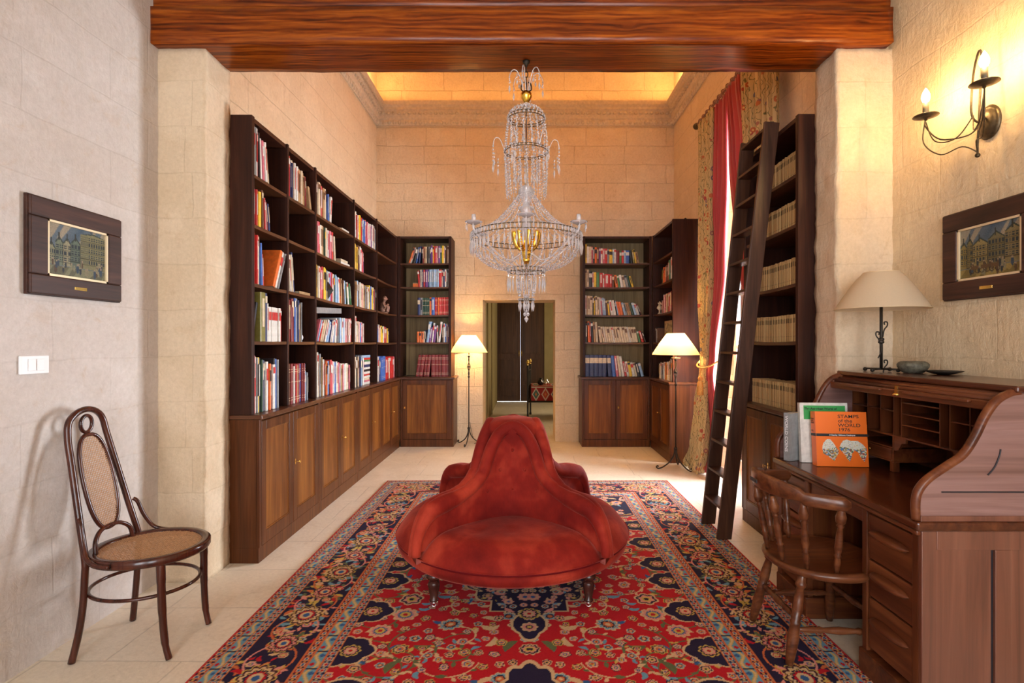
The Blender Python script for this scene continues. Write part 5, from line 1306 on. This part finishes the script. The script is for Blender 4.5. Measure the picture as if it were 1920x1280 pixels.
# roll-top cheeks with the S-curve
cur = smooth_path([(1.452, DT, 0), (1.450, .83, 0), (1.462, .875, 0), (1.50, .918, 0), (1.565, .962, 0), (1.625, 1.005, 0), (1.668, 1.07, 0), (1.705, 1.145, 0), (1.745, 1.200, 0), (1.79, 1.228, 0), (1.83, 1.236, 0)], 5)
prof = [(p.x, p.y) for p in cur]+[(XB, 1.236), (XB, DT)]
def cheek(y0, y1, outer):
    m = MB(); m.prism(prof, 'y', y0, y1); o = D(m, 'cheek', 'cheek_wood_sheen', .003)
    e = MB(); P = [(p.x-.003, (y0+y1)/2, p.y+.002) for p in cur]; vs = []; fs = []
    for p in P:
        vs += [(p[0], y0-.004, p[2]), (p[0], y1+.004, p[2])]
    e.tube(P, (y1-y0)/2+.003, 8, flat=1); D(e, 'edge_bead', 'desk_wood_y', 0)
    yy = y0-.002 if outer < 0 else y1; r_ = MB(); r_.box((DF+.075, yy, DT+.105), (XB, yy+.002, DT+.110)); r_.build('scribed_line', 'black_line', o)
    r2 = MB(); r2.box((DF-.004, yy-.004 if outer < 0 else yy, DT+.0), (XB, yy+.004, DT+.020)); D(r2, 'foot_moulding', 'desk_side_wood', .002)
    return o
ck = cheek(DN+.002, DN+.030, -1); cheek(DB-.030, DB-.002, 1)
MB().tube(smooth_path([(1.700, DN, .935), (1.725, DN, .965), (1.742, DN, 1.005), (1.747, DN, 1.03)]), .0028, 6).build('slot', 'black_line', ck)
# top board and rolled slats
D(MB().box((1.80, DN-.008, 1.238), (2.172, DB+.008, 1.262)), 'top_board', 'desk_top_wood', .006)
D(MB().box((2.13, DN+.03, DT), (2.15, DB-.03, 1.236)), 'back_board', 'desk_wood', 0)
for k, (x, z) in enumerate(((1.752, 1.190), (1.772, 1.207), (1.795, 1.218), (1.818, 1.226))):
    if k == 0:
        b = D(MB().box((x-.012, DN+.031, z-.024), (x+.012, DB-.031, z+.012)), 'tambour_bar', 'desk_wood_y', .005)
        for a, c in ((2.08, 2.44), (2.60, 2.98)): MB().box((x-.028, a, z-.002), (x-.012, c, z+.010)).build('finger_rail', 'desk_wood_y', b, .004)
        MB().lathe((x-.012, 2.50, z-.010), [(.016, -.006), (.018, 0), (.012, .006)], 14).build('lock', 'brass', b); MB().box((x-.014, 2.492, z-.006), (x-.011, 2.512, z+.030)).build('lock_plate', 'brass', b)
    else: D(MB().tube([(x, DN+.031, z), (x, DB-.031, z)], .0105, 8), 'tambour_slat', 'desk_wood_y', 0)
# pigeonholes
PX, PB, PZ0, PZ1 = 1.865, 2.128, .955, 1.175; Y0, Y1 = DN+.034, DB-.034
ph = MB(); ph.box((PX, Y0, PZ0-.008), (PB, Y1, PZ0)); ph.box((PX, Y0, PZ1), (PB, Y1, PZ1+.008)); ph.box((PB-.01, Y0, PZ0), (PB, Y1, PZ1))
pg = D(ph, 'pigeonhole_case', 'desk_wood_y', 0)
ys = [Y1, 2.906, 2.80, 2.70, 2.646, 2.40, 2.343, 2.237, 2.128, Y0]
for y in ys: MB().box((PX, y-.003, PZ0), (PB-.012, y+.003, PZ1)).build('divider', 'desk_wood', pg)
def hs(a, b, z): MB().box((PX+.002, a+.003, z-.003), (PB-.012, b-.003, z+.003)).build('pigeonhole_shelf', 'desk_wood_y', pg)
for a, b in ((2.906, Y1), (2.80, 2.906), (2.70, 2.80), (2.237, 2.343), (2.128, 2.237), (Y0, 2.128)): hs(a, b, 1.075)
for z in (1.015, 1.070, 1.125): hs(2.40, 2.646, z)
# little drawers and brackets below
for y0, y1 in ((2.70, Y1), (Y0, 2.24)):
    b = MB(); b.box((PX+.006, y0, .945-.078), (PB, y1, .947)) if False else None
    b.box((PX, y0, .820), (PB, y0+.01, .947)); b.box((PX, y1-.01, .820), (PB, y1, .947)); b.box((PX, y0, .815), (PB, y1, .822)); b.box((PX, y0, .885), (PB, y1, .891)); D(b, 'drawer_box', 'desk_wood_y', 0)
    dd = D(MB().box((PX-.004, y0+.012, .824), (PX+.12, y1-.012, .883)), 'small_drawer', 'desk_wood_y', .002)
    MB().ball((PX-.010, (y0+y1)/2, .855), .006, 8, 6).build('knob', 'brass', dd)
    for yy in (y0+.0, y1-.03):
        D(MB().prism([(yy, DT+.001), (yy+.03, DT+.001), (yy+.03, .815), (yy, .815)], 'x', PX+.0, PX+.03), 'foot', 'desk_wood', .002)
for yy, s in ((2.70, -1), (2.24, 1)):
    pts = [(yy, .947), (yy+s*.085, .947), (yy+s*.080, .925), (yy+s*.055, .922), (yy+s*.045, .905), (yy+s*.03, .885), (yy, .875)]
    D(MB().prism(pts, 'x', PX+.002, PX+.012), 'bracket', 'desk_wood_y', 0)

# ---------- books on the desk
def text(body, size, mat, parent, loc, rot, align='LEFT', squash=1, bold=0):
    c = bpy.data.curves.new('lettering', 'FONT'); c.body = body; c.size = size; c.align_x = align; c.extrude = .0002; c.offset = bold; c.space_line = .95
    o = bpy.data.objects.new('lettering', c); COL.objects.link(o); bpy.context.view_layer.update()
    me = bpy.data.meshes.new_from_object(o.evaluated_get(bpy.context.evaluated_depsgraph_get())); bpy.data.objects.remove(o)
    o = bpy.data.objects.new('lettering', me); COL.objects.link(o); me.materials.clear(); me.materials.append(MATS[mat]); o.parent = parent
    o.location = loc; o.rotation_euler = rot; o.scale = (squash, 1, 1); return o
def standing(label, loc, rz, rx, w, h, t, mat, pages=True):
    o = thing('book', label, 'book', loc); o.rotation_euler = (rx, 0, rz)
    m = MB(); m.box((0, 0, 0), (w, .003, h)); m.box((0, t-.003, 0), (w, t, h)); m.box((-.002, 0, 0), (.003, t, h)); m.build('cover', mat, o, .001, world=False)
    MB().box((.003, .0032, .003), (w-.004, t-.0032, h-.003)).build('pages', 'pages', o, world=False)
    return o
ob = standing('orange stamp catalogue with a world map standing on the desk', (1.552, 2.832, DT+.002), math.radians(-6), math.radians(-6), .258, .288, .058, 'book_orange_bright')
F = (PI/2, 0, 0)
text('STAMPS\nof the\nWORLD\n1976', .0245, 'print_black', ob, (.112, -.0006, .255), F, 'LEFT', 1.25, .0002)
MB().box((.0, -.0008, .158), (.262, .0002, .172)).build('title_band', 'print_black', ob, world=False)
text('A Stanley Gibbons Catalogue', .0105, 'white_plastic', ob, (.066, -.0012, .1615), F, 'LEFT', 1.05, .0002)
for b_, z in (('Stamps', .246), ('of the', .235), ('World', .224), ('1976', .18)): text(b_, .014, 'print_black', ob, (-.0028, .052, z), (PI/2, 0, -PI/2), 'LEFT', .9)
MB().box((-.0030, 0, .158), (-.0015, .058, .172)).build('spine_band', 'print_black', ob, world=False)
# world map in three gores, pasted with little stamps
img_n = 60
def gores():
    W, H = 120, 70; rs = np.random.RandomState(2); yy, xx = np.mgrid[0:H, 0:W]; X = xx/W*1.0; Y = 1-yy/H
    cells = rs.randint(0, 9, (24, 40)); pal = np.array([(.72, .68, .56), (.66, .60, .45), (.12, .12, .14), (.50, .08, .04), (.10, .25, .10), (.10, .22, .40), (.62, .40, .06), (.74, .71, .62), (.30, .20, .12)])
    im = pal[cells[(yy*24//H), (xx*40//W)]]
    top = (np.sin(X*9+1)*.06+Y > .62)[..., None]; im = np.where(top & (rs.rand(H, W, 1) > .12), np.array((.74, .71, .60)), im)
    return im, X, Y
im, X, Y = gores()
def ins(x, y, poly):
    r = np.zeros_like(x, bool); n = len(poly)
    for i in range(n):
        x0, y0 = poly[i]; x1, y1 = poly[(i+1) % n]; c = ((y0 > y) != (y1 > y)) & (x < (x1-x0)*(y-y0)/(y1-y0+1e-9)+x0); r ^= c
    return r
for k, poly in enumerate(([(0.0, .62), (.03, .82), (.10, .98), (.18, 1.0), (.24, .88), (.27, .80), (.33, .62), (.37, .50), (.36, .38), (.30, .20), (.26, .06), (.22, .12), (.12, .28), (.02, .38)],
                          [(.38, .62), (.42, .80), (.48, .95), (.56, .99), (.66, .93), (.72, .80), (.73, .55), (.67, .40), (.64, .20), (.60, .04), (.56, .15), (.50, .34), (.45, .45), (.40, .55)],
                          [(.66, .93), (.80, .94), (.92, .78), (.99, .60), (1.0, .42), (.96, .22), (.93, .05), (.89, .14), (.84, .28), (.80, .44), (.735, .52), (.72, .80)])):
    H, W = im.shape[:2]; mask = ins(X, Y, poly); vs = {}; V = []; Fc = []; Cc = []
    for i in range(H-1):
        for j in range(W-1):
            if mask[i, j]:
                q = []
                for a, b in ((i, j), (i+1, j), (i+1, j+1), (i, j+1)):
                    if (a, b) not in vs: vs[(a, b)] = len(V); V.append((.026+.225*b/W, -.0009, .022+.122*(1-a/H))); Cc.append(tuple(im[a, b])+(1,))
                    q.append(vs[(a, b)])
                Fc.append(tuple(q))
    me = bpy.data.meshes.new('map_print'); me.from_pydata(V, [], Fc); me.update(); at = me.color_attributes.new('Col', 'FLOAT_COLOR', 'POINT'); at.data.foreach_set('color', [c for q in Cc for c in q]); me.materials.append(MATS['print_paint'])
    o = bpy.data.objects.new('map_print', me); COL.objects.link(o); o.parent = ob
wb_ = standing('tall white and green stamp book right behind the orange catalogue', (1.516, 2.922, DT+.002), math.radians(-5), math.radians(-5), .250, .325, .030, 'book_white')
MB().box((.018, -.0006, .235), (.237, .0004, .310)).build('cover_panel', 'book_bright_green', wb_, world=False)
text('The American World of', .0165, 'print_black', wb_, (.022, -.0010, .288), F, 'LEFT', 1.05, .0005)
gb = standing('thin grey coin book behind the others at the left on the desk', (1.462, 2.945, DT+.002), math.radians(25), 0, .14, .265, .040, 'book_grey')
text('WORLD COINS', .026, 'white_plastic', gb, (-.0030, .030, .250), Matrix(((0, 0, -1), (0, -1, 0), (-1, 0, 0))).to_euler(), 'LEFT', 1.1, .0002)

# ---------- things on top of the desk
TT = 1.2625
lp = thing('table_lamp', 'unlit iron table lamp with wide cream shade on the roll-top desk', 'table lamp', (1.955, 2.93, TT))
LX, LY = 1.955, 2.93
m = MB(); m.tube([(LX, LY, TT+.012), (LX, LY, TT+.40)], .008, 8); m.build('stem', 'iron', lp)
m = MB()
for s, z, d in ((1, TT+.24, 1), (-1, TT+.185, 1), (1, TT+.03, 1)):
    m.tube(smooth_path([(LX+s*.006, LY-.004, z-.05), (LX+s*.014, LY-.004, z-.01), (LX+s*.030, LY-.004, z+.012), (LX+s*.030, LY-.004, z+.032), (LX+s*.014, LY-.004, z+.032), (LX+s*.016, LY-.004, z+.018)]), .0038, 6)
m.lathe((LX, LY, TT+.155), [(.010, 0), (.015, .004), (.015, .012), (.011, .015), (.015, .018), (.015, .028), (.010, .032)], 12)
m.tube(smooth_path([(LX, LY-.006, TT+.155), (LX-.008, LY-.01, TT+.11), (LX-.024, LY-.01, TT+.075)]), .0035, 6)
m.build('scroll_work', 'iron', lp)
m = MB()
for k in range(4):
    a = PI/2*k+.5; m.tube([(LX, LY, TT+.016), (LX+.085*math.cos(a), LY+.085*math.sin(a), TT+.016)], .005, 6); m.ball((LX+.085*math.cos(a), LY+.085*math.sin(a), TT+.012), .011, 10, 7)
m.build('base', 'iron', lp)
rows = []
n = 56
for z, r_ in ((TT+.345, .226), (TT+.40, .192), (TT+.46, .154), (TT+.51, .118), (TT+.545, .086)): rows.append([(LX+r_*math.cos(2*PI*j/n), LY+r_*math.sin(2*PI*j/n), z) for j in range(n)])
MB().grid(rows, True).build('lamp_shade', 'lamp_cloth_pale', lp, fixn=False)
m = MB()
for r_, z in ((.226, TT+.345), (.086, TT+.545)): m.tube([(LX+r_*math.cos(2*PI*j/n), LY+r_*math.sin(2*PI*j/n), z) for j in range(n)], .002, 6, True)
for k in range(3): a = 2*PI*k/3; m.tube([(LX, LY, TT+.40), (LX+.085*math.cos(a), LY+.085*math.sin(a), TT+.545)], .0018, 6)
m.build('shade_ring', 'gold_paint', lp)
m = MB(); m.lathe((2.035, 2.80, TT), [(.040, 0), (.055, .010), (.070, .032), (.072, .045), (.064, .056), (.052, .062), (.046, .060), (.058, .046), (.056, .030), (.03, .012), (.001, .010)], 30); tag(m.build('bowl', 'clay'), 'small grey-green clay bowl on the desk top beside the lamp', 'bowl')
m = MB(); m.lathe((2.085, 2.66, TT), [(.025, 0), (.05, .006), (.082, .018), (.080, .020), (.045, .010), (.001, .006)], 30); tag(m.build('dish', 'iron'), 'flat dark metal dish on the desk top, right of the clay bowl', 'dish')

# ============================================================ WALL SCONCE
sc = thing('wall_sconce', 'lit wrought-iron wall sconce with two candle bulbs on the right wall', 'wall light', (2.18, 2.5, 2.46))
SX2, SYc, SZ = 2.178, 2.50, 2.455
m = MB()
vs = MB(); vs.turn((SX2, SYc, SZ), (SX2-.022, SYc, SZ), [(0, .062), (.3, .064), (.6, .052), (.65, .046), (.8, .044), (1, .02)], 28)
vs.v = [(p[0], p[1], SZ+(p[2]-SZ)*1.25) for p in vs.v]; vs.build('backplate', 'bronze_iron', sc)
m.tube(smooth_path([(2.155, SYc, SZ+.02), (2.12, SYc, SZ), (2.09, SYc, SZ+.05), (2.10, SYc, SZ+.22), (2.125, SYc, SZ+.33), (2.14, SYc, SZ+.30), (2.13, SYc, SZ+.10), (2.125, SYc, SZ-.02), (2.12, SYc, SZ-.10), (2.12, SYc, SZ-.15)]), .0048, 7)
m.ball((2.12, SYc, SZ-.155), .011, 10, 7); m.build('scroll_stem', 'bronze_iron', sc)
for s in (-1, 1):
    yc = SYc+s*.17; xc = 2.005; zc = 2.545
    a = MB(); a.tube(smooth_path([(2.13, SYc, SZ-.01), (2.10, SYc+s*.03, SZ-.05), (2.04, SYc+s*.12, SZ-.035), (xc, yc, zc-.045), (xc, yc, zc)]), .0035, 6)
    a.tube(smooth_path([(2.12, SYc, SZ-.14), (2.08, SYc+s*.04, SZ-.10), (2.04, SYc+s*.12, SZ-.11), (xc-.006, yc+s*.008, SZ-.03), (xc, yc, zc)]), .0030, 6)
    a.tube(smooth_path([(2.10, SYc, SZ+.03), (2.06, SYc+s*.05, SZ-.055), (2.02, SYc+s*.13, SZ-.04), (xc, yc, zc-.02)]), .0030, 6)
    a.build('arm', 'bronze_iron', sc)
    MB().lathe((xc, yc, zc), [(.006, -.012), (.008, -.002), (.03, .002), (.056, .010), (.055, .012), (.03, .005), (.008, .003)], 24).build('drip_pan', 'bronze_iron', sc)
    MB().lathe((xc, yc, zc+.004), [(.0145, 0), (.0135, .075), (.009, .075)], 14).build('candle_sleeve', 'candle_sleeve', sc)
    MB().lathe((xc, yc, zc+.078), [(.008, 0), (.014, .008), (.0185, .022), (.018, .034), (.012, .052), (.005, .066), (.001, .072)], 14).build('bulb', 'bulb_candle', sc)

# ============================================================ BENTWOOD CHAIR
bc = thing('bentwood_chair', 'tall-backed bentwood chair with cane seat and back by the left wall', 'chair', (-1.79, 2.54, 0))
cx, cy, sz = -1.795, 2.545, .455
# back legs and hoop in one bend: rises from the feet, narrows, closes over the top
def backx(z): return -1.965-.15*max(0, (z-.45))/.65 if z > .45 else -1.965-.03*((.45-z)/.45)**2*1.5
half = lambda z: .165 if z < .45 else .165-.055*((z-.45)/.55)
P = []
for z in (.004, .12, .25, .38, .45, .6, .75, .88, .98): P.append((backx(z), cy-half(z)-(.02*((.3-z)/.3)**2 if z < .3 else 0), z))
for a in (30, 60, 90, 120, 150): P.append((backx(1.02), cy-.112*math.cos(math.radians(a)), 1.0+.105*math.sin(math.radians(a))))
P += [(p[0], 2*cy-p[1], p[2]) for p in P[8::-1]]
MB().tube(smooth_path(P, 6), .0145, 12).build('back_hoop', 'bent_wood', bc)
for s in (-1, 1):
    pts = [(cx+.16, cy+s*.155, .44), (cx+.165, cy+s*.158, .36), (cx+.168, cy+s*.155, .22), (cx+.178, cy+s*.152, .08), (cx+.195, cy+s*.150, .003)]
    MB().tube(smooth_path(pts), [.0185]*7+[.017]*6+[.0155]*6+[.0135]*6, 12).build('front_leg', 'bent_wood', bc)
n = 48
seat = lambda a, r: (cx+r*1.06*math.cos(a)+.01, cy+r*.98*math.sin(a))
m = MB(); rows = []
for r_, z in ((.205, sz-.026), (.232, sz-.026), (.236, sz-.018), (.236, sz+.006), (.228, sz+.012), (.205, sz+.010), (.198, sz+.004), (.198, sz-.02), (.205, sz-.026)):
    rows.append([(*seat(2*PI*j/n, r_), z) for j in range(n)])
m.grid(rows, True); m.build('seat_ring', 'bent_wood', bc)
m = MB(); p = .0105; k0 = int(.2/p)+1
for i in range(-k0, k0+1):
    u = i*p
    if abs(u) < .196:
        L = math.sqrt(.2**2-u*u); wx = .0022
        m.box((cx+.01+u*1.06-wx, cy-L*.98, sz), (cx+.01+u*1.06+wx, cy+L*.98, sz+.0012)); m.box((cx+.01-L*1.06, cy+u*.98-wx, sz+.0012), (cx+.01+L*1.06, cy+u*.98+wx, sz+.0024))
        for d in (1, -1):
            c_ = math.sqrt(.5); a = Vector((cx+.01+(u*c_-L*c_)*1.0, cy+(u*c_*d+L*c_*d), 0)); b = Vector((cx+.01+(u*c_+L*c_)*1.0, cy+(u*c_*d-L*c_*d), 0))
            if i % 2 == 0: m.obox(((a.x+b.x)/2, (a.y+b.y)/2, sz+.003), (2*L*.99, .002, .001), Matrix.Rotation(math.atan2(b.y-a.y, b.x-a.x), 3, 'Z'))
m.build('cane_seat', 'cane', bc)
MB().tube([(cx-.013+.226*math.cos(2*PI*j/n), cy+.200*math.sin(2*PI*j/n), .285) for j in range(n)], .0085, 8, True).build('stretcher_ring', 'bent_wood', bc)
# oval with cane
oz0, oz1 = .545, .985; oc = (oz0+oz1)/2; oh = (oz1-oz0)/2; ow = .088
def oval(t, k=1.0):
    c, s = math.cos(t), math.sin(t); y = ow*k*math.copysign(abs(c)**.75, c); z = oc+oh*(1-(1-k)*.4)*math.copysign(abs(s)**.85, s); return (backx(z)+.004, cy+y, z)
MB().tube([oval(2*PI*j/40) for j in range(40)], .0095, 10, True).build('oval_frame', 'bent_wood', bc)
m = MB()
i = -1
for y in [k*.0095 for k in range(-9, 10)]:
    if abs(y) > ow-.004: continue
    zz_ = oh*(1-(abs(y)/ow)**(2/.75))**(.85/2) if abs(y) < ow else 0
    a, b = oc-zz_, oc+zz_; m.add([(backx(a)+.003, cy+y-.0018, a), (backx(a)+.003, cy+y+.0018, a), (backx(b)+.003, cy+y+.0018, b), (backx(b)+.003, cy+y-.0018, b), (backx(a)+.0045, cy+y-.0018, a), (backx(a)+.0045, cy+y+.0018, a), (backx(b)+.0045, cy+y+.0018, b), (backx(b)+.0045, cy+y-.0018, b)], [(0, 1, 2, 3), (4, 7, 6, 5), (0, 4, 5, 1), (1, 5, 6, 2), (2, 6, 7, 3), (3, 7, 4, 0)])
for k in range(-23, 24):
    z = oc+k*.0095; u = abs(z-oc)/oh
    if u >= .985: continue
    L = ow*(1-u**(2/.85))**(.75/2); m.box((backx(z)+.005, cy-L, z-.0018), (backx(z)+.0065, cy+L, z+.0018))
m.build('cane_back', 'cane', bc)
MB().tube([(backx(1.03)+.004, cy+.033*math.cos(2*PI*j/24), 1.035+.040*math.sin(2*PI*j/24)) for j in range(24)], .0085, 8, True).build('top_ring', 'bent_wood', bc)
MB().tube(smooth_path([(backx(.46)+.01, cy-.115, .455), (backx(.5)+.01, cy-.105, .51), (backx(.54)+.006, cy-.06, .545), (backx(.55)+.006, cy, .553), (backx(.54)+.006, cy+.06, .545), (backx(.5)+.01, cy+.105, .51), (backx(.46)+.01, cy+.115, .455)]), .010, 8).build('lower_arch', 'bent_wood', bc)
for s in (-1, 1):
    MB().tube(smooth_path([(backx(.63)+.012, cy+s*.166, .632), (backx(.6)+.022, cy+s*.176, .612), (-1.955, cy+s*.190, .54), (-1.92, cy+s*.212, .475), (-1.86, cy+s*.232, .452), (-1.80, cy+s*.240, .450)]), .0095, 8).build('side_brace', 'bent_wood', bc)

# ============================================================ CAPTAIN'S CHAIR
cc = thing('captain_chair', 'turned wooden captain chair with curved back pulled up to the desk', 'chair', (1.36, 2.5, .0))
kx, ky, ks = 1.375, 2.51, .425
m = MB(); n = 64; 
def so(a, k=1.0):
    c, s = math.cos(a), math.sin(a); r = .235+.015*abs(s)+(.02*math.cos(a) if c > 0 else 0); return (kx+r*c*k, ky+r*s*k)
rows = []
for k, z in ((.05, -.034), (.88, -.034), (.96, -.028), (1.0, -.012), (.995, 0), (.96, .008), (.88, .006), (.7, -.004), (.4, -.010), (.05, -.010)):
    rows.append([(*so(2*PI*j/n, k), ks+z+(.006*math.cos(2*PI*j/n) if z > -.005 else 0)) for j in range(n)])
m.grid(rows, True); m.add(rows[0], [tuple(range(n))]); m.add(rows[-1], [tuple(range(n-1, -1, -1))]); m.build('seat', 'chair_wood', cc)
LEG = [(0, .012), (.04, .016), (.10, .018), (.12, .023), (.15, .023), (.17, .016), (.30, .021), (.40, .023), (.47, .018), (.49, .024), (.52, .018), (.54, .024), (.57, .020), (.72, .025), (.90, .020), (1, .015)]
feet = {}
for sx, sy, fx_, fy_, zb in ((-1, -1, 1.150, 2.325, .019), (-1, 1, 1.150, 2.70, .019), (1, -1, 1.60, 2.315, .001), (1, 1, 1.56, 2.735, .001)):
    tp = Vector((kx+sx*.145, ky+sy*.145, ks-.02)); bt = Vector((fx_, fy_, zb)); feet[(sx, sy)] = (tp, bt)
    MB().turn(tp, bt, LEG, 16).build('leg', 'chair_wood', cc)
STR = [(0, .008), (.08, .010), (.2, .015), (.24, .011), (.28, .016), (.32, .011), (.42, .015), (.5, .017), (.58, .015), (.68, .011), (.72, .016), (.76, .011), (.8, .015), (.92, .010), (1, .008)]
mid = lambda k, u: feet[k][0].lerp(feet[k][1], u)
for a, b, u in (((-1, -1), (1, -1), .62), ((-1, 1), (1, 1), .62), ((-1, -1), (-1, 1), .50), ((1, -1), (1, 1), .50)):
    MB().turn(mid(a, u), mid(b, u), STR, 14).build('stretcher', 'chair_wood', cc)
# curved rail (thicker crest in the middle)
m = MB(); rows = []; K = 44; R0 = .262
for i in range(K+1):
    a = math.radians(93+174*i/K); d = abs(i/K-.5)*2; c, s = math.cos(a), math.sin(a)
    rr = R0+(.0 if d < .9 else .0); cxr, cyr = kx+.01+rr*c*(1.08), ky+rr*s*.98
    hgt = .058+.034*(1-min(1, d/.55)**2.2 if d < .55 else 0); wdt = .019-.003*(1-d)+(.014*max(0, (d-.75)/.25)); zc = .738+.018*(1-d)
    endr = 1 if 0 < i < K else .5; ring = []
    for q in range(12):
        t_ = 2*PI*q/12; e1 = math.copysign(abs(math.cos(t_))**.6, math.cos(t_))*wdt*endr; e2 = math.copysign(abs(math.sin(t_))**.6, math.sin(t_))*hgt*.5*endr
        tilt = .18*(1-d); ring.append((cxr+c*(e1+e2*tilt), cyr+s*(e1+e2*tilt), zc+(hgt*.25 if d < .55 else 0)+e2))
    rows.append(ring)
m.grid(rows, True); k_ = 12; m.add(rows[0], [tuple(range(k_))]); m.add(rows[-1], [tuple(range(k_-1, -1, -1))]); m.build('back_rail', 'chair_wood', cc)
for s in (0,):
    a = math.radians(180); m = MB()
    m.obox((kx+.01+1.08*(R0+.026)*math.cos(a), ky, .778), (.006, .075, .018), Matrix.Rotation(0, 3, 'Z')); m.build('hand_slot', 'black_line', cc, .003)
SP = [(0, .011), (.06, .014), (.16, .022), (.24, .019), (.27, .010), (.29, .016), (.32, .010), (.45, .014), (.62, .016), (.72, .011), (.745, .016), (.77, .011), (.85, .014), (1, .009)]
for ang in (99, 130, 160, 200, 230, 261):
    a = math.radians(ang); c, s = math.cos(a), math.sin(a)
    MB().turn((kx+.01+R0*1.07*c, ky+R0*.97*s, .728), (kx+.212*c, ky+.212*s, ks+.004), SP, 14).build('spindle', 'chair_wood', cc)

# ============================================================ BEYOND THE DOORWAY
bd = thing('iron_daybed', 'dark iron bed with brass knob seen through the doorway', 'bed', (.6, 10.3, 0))
def knob(x, y, z): return MB().lathe((x, y, z), [(.012, 0), (.02, .01), (.012, .02), (.024, .04), (.028, .06), (.022, .08), (.01, .09), (.016, .10), (.004, .115)], 14)
for x, y in ((.045, 9.93), (.10, 10.62)): 
    MB().turn((x, y, 0), (x+.0, y, 1.0), [(0, .024), (.03, .026), (.05, .018), (.95, .018), (1, .022)], 12).build('post', 'iron', bd); knob(x, y, 1.0).build('knob', 'brass', bd)
m = MB()
for z in (.34, .62, .9): m.tube([(.045, 9.93, z), (.10, 10.62, z)], .011, 8)
for k in range(1, 5): u = k/5; m.tube([(.045+.055*u, 9.93+.69*u, .34), (.045+.055*u, 9.93+.69*u, .9)], .007, 6)
m.build('headboard', 'iron', bd)
m = MB(); m.tube([(.045, 9.93, .33), (1.9, 9.93, .33)], .016, 8); m.tube([(.10, 10.62, .33), (1.9, 10.62, .33)], .016, 8); m.build('side_rail', 'iron', bd)
for x, y in ((1.9, 9.93), (1.9, 10.62)): MB().tube([(x, y, 0), (x, y, .8)], .018, 10).build('post', 'iron', bd)
MB().box((.13, 9.97, .35), (1.86, 10.60, .60)).build('mattress', 'pages', bd, .03)
W, H = 180, 70; yy, xx = np.mgrid[0:H, 0:W]; u = xx/18.0; v = yy/H
kc = np.zeros((H, W, 3)); kc[:] = (.30, .025, .02); ph_ = np.abs((u % 1)-.5)*2; q = (np.floor(u) % 3)
kc[(ph_+np.abs(v-.5)*2 < .85)] = (.60, .48, .32); kc[(ph_+np.abs(v-.5)*2 < .62) & (q == 0)] = (.05, .13, .10); kc[(ph_+np.abs(v-.5)*2 < .62) & (q == 1)] = (.45, .06, .03); kc[(ph_+np.abs(v-.5)*2 < .62) & (q == 2)] = (.05, .07, .14)
kc[(ph_+np.abs(v-.5)*2 < .25)] = (.55, .18, .05); kc[(np.abs(v-.06) < .03) | (np.abs(v-.94) < .03)] = (.55, .44, .30)
kr = thing('kilim_throw', 'patterned red kilim draped over the bed beyond the doorway', 'blanket', (1.0, 9.95, .6))
for k in (kc,):
    painted('front_fall', kc, (.11, 9.945, .32), (1.76, 0, 0), (0, 0, .295), 'kilim', kr); painted('top_cover', kc, (.11, 9.945, .615), (1.76, 0, 0), (0, .67, .006), 'kilim', kr)
    painted('end_fall', kc[:, :70], (.108, 10.615, .36), (0, -.67, 0), (0, 0, .255), 'kilim', kr)
pt_ = thing('metal_pot', 'small shiny metal pot standing on the kilim-covered bed', 'pot', (.40, 10.12, .624))
MB().lathe((.40, 10.12, .6245), [(.03, 0), (.05, .02), (.055, .05), (.04, .08), (.025, .09), (.028, .10), (.006, .12)], 16).build('body', 'chrome', pt_)
MB().tube(smooth_path([(.345, 10.12, .66), (.31, 10.12, .70), (.30, 10.12, .73)]), .008, 8).build('spout', 'chrome', pt_)
m = MB(); m.lathe((.30, 10.25, .6245), [(.05, 0), (.07, .03), (.06, .07), (.03, .10), (.035, .13)], 14); tag(m.build('jug', 'iron'), 'dark rounded jug left of the metal pot on the bed', 'jug')

# ============================================================ the books that show smallest, as one object
def far_books(keep=300):
    bpy.context.view_layer.update()
    bk = [o for o in COL.objects if o.get('category') == 'book' and o.type == 'MESH']
    rest = len([o for o in COL.objects if o.get('category') == 'book'])-len(bk)
    def shown(o):
        p = [o.matrix_world@Vector(c) for c in o.bound_box]; q = [((v.x/v.y), (v.z-1.42)/v.y) for v in p]
        return (max(a for a, _ in q)-min(a for a, _ in q))*(max(b for _, b in q)-min(b for _, b in q))
    bk.sort(key=shown, reverse=True); small = bk[keep-rest:]
    V = []; F = []; MI = []; SM = []; mats = []
    for o in small:
        for q in [o]+list(o.children):
            M = o.matrix_world if q is o else o.matrix_world@q.matrix_local; off = len(V); nm = q.data.materials[0].name
            if nm not in mats: mats.append(nm)
            V += [tuple(M@v.co) for v in q.data.vertices]
            for p in q.data.polygons: F.append(tuple(i+off for i in p.vertices)); MI.append(mats.index(nm)); SM.append(False)
    for o in small:
        for q in list(o.children): bpy.data.objects.remove(q)
        bpy.data.objects.remove(o)
    me = bpy.data.meshes.new('books'); me.from_pydata(V, [], F); me.update()
    for m_ in mats: me.materials.append(bpy.data.materials[m_])
    me.polygons.foreach_set('material_index', MI)
    o = bpy.data.objects.new('books', me); COL.objects.link(o)
    tag(o, 'the many smallest and farthest books standing in the wall bookcases', 'books', 'books in the wall bookcases', 'stuff')
far_books()
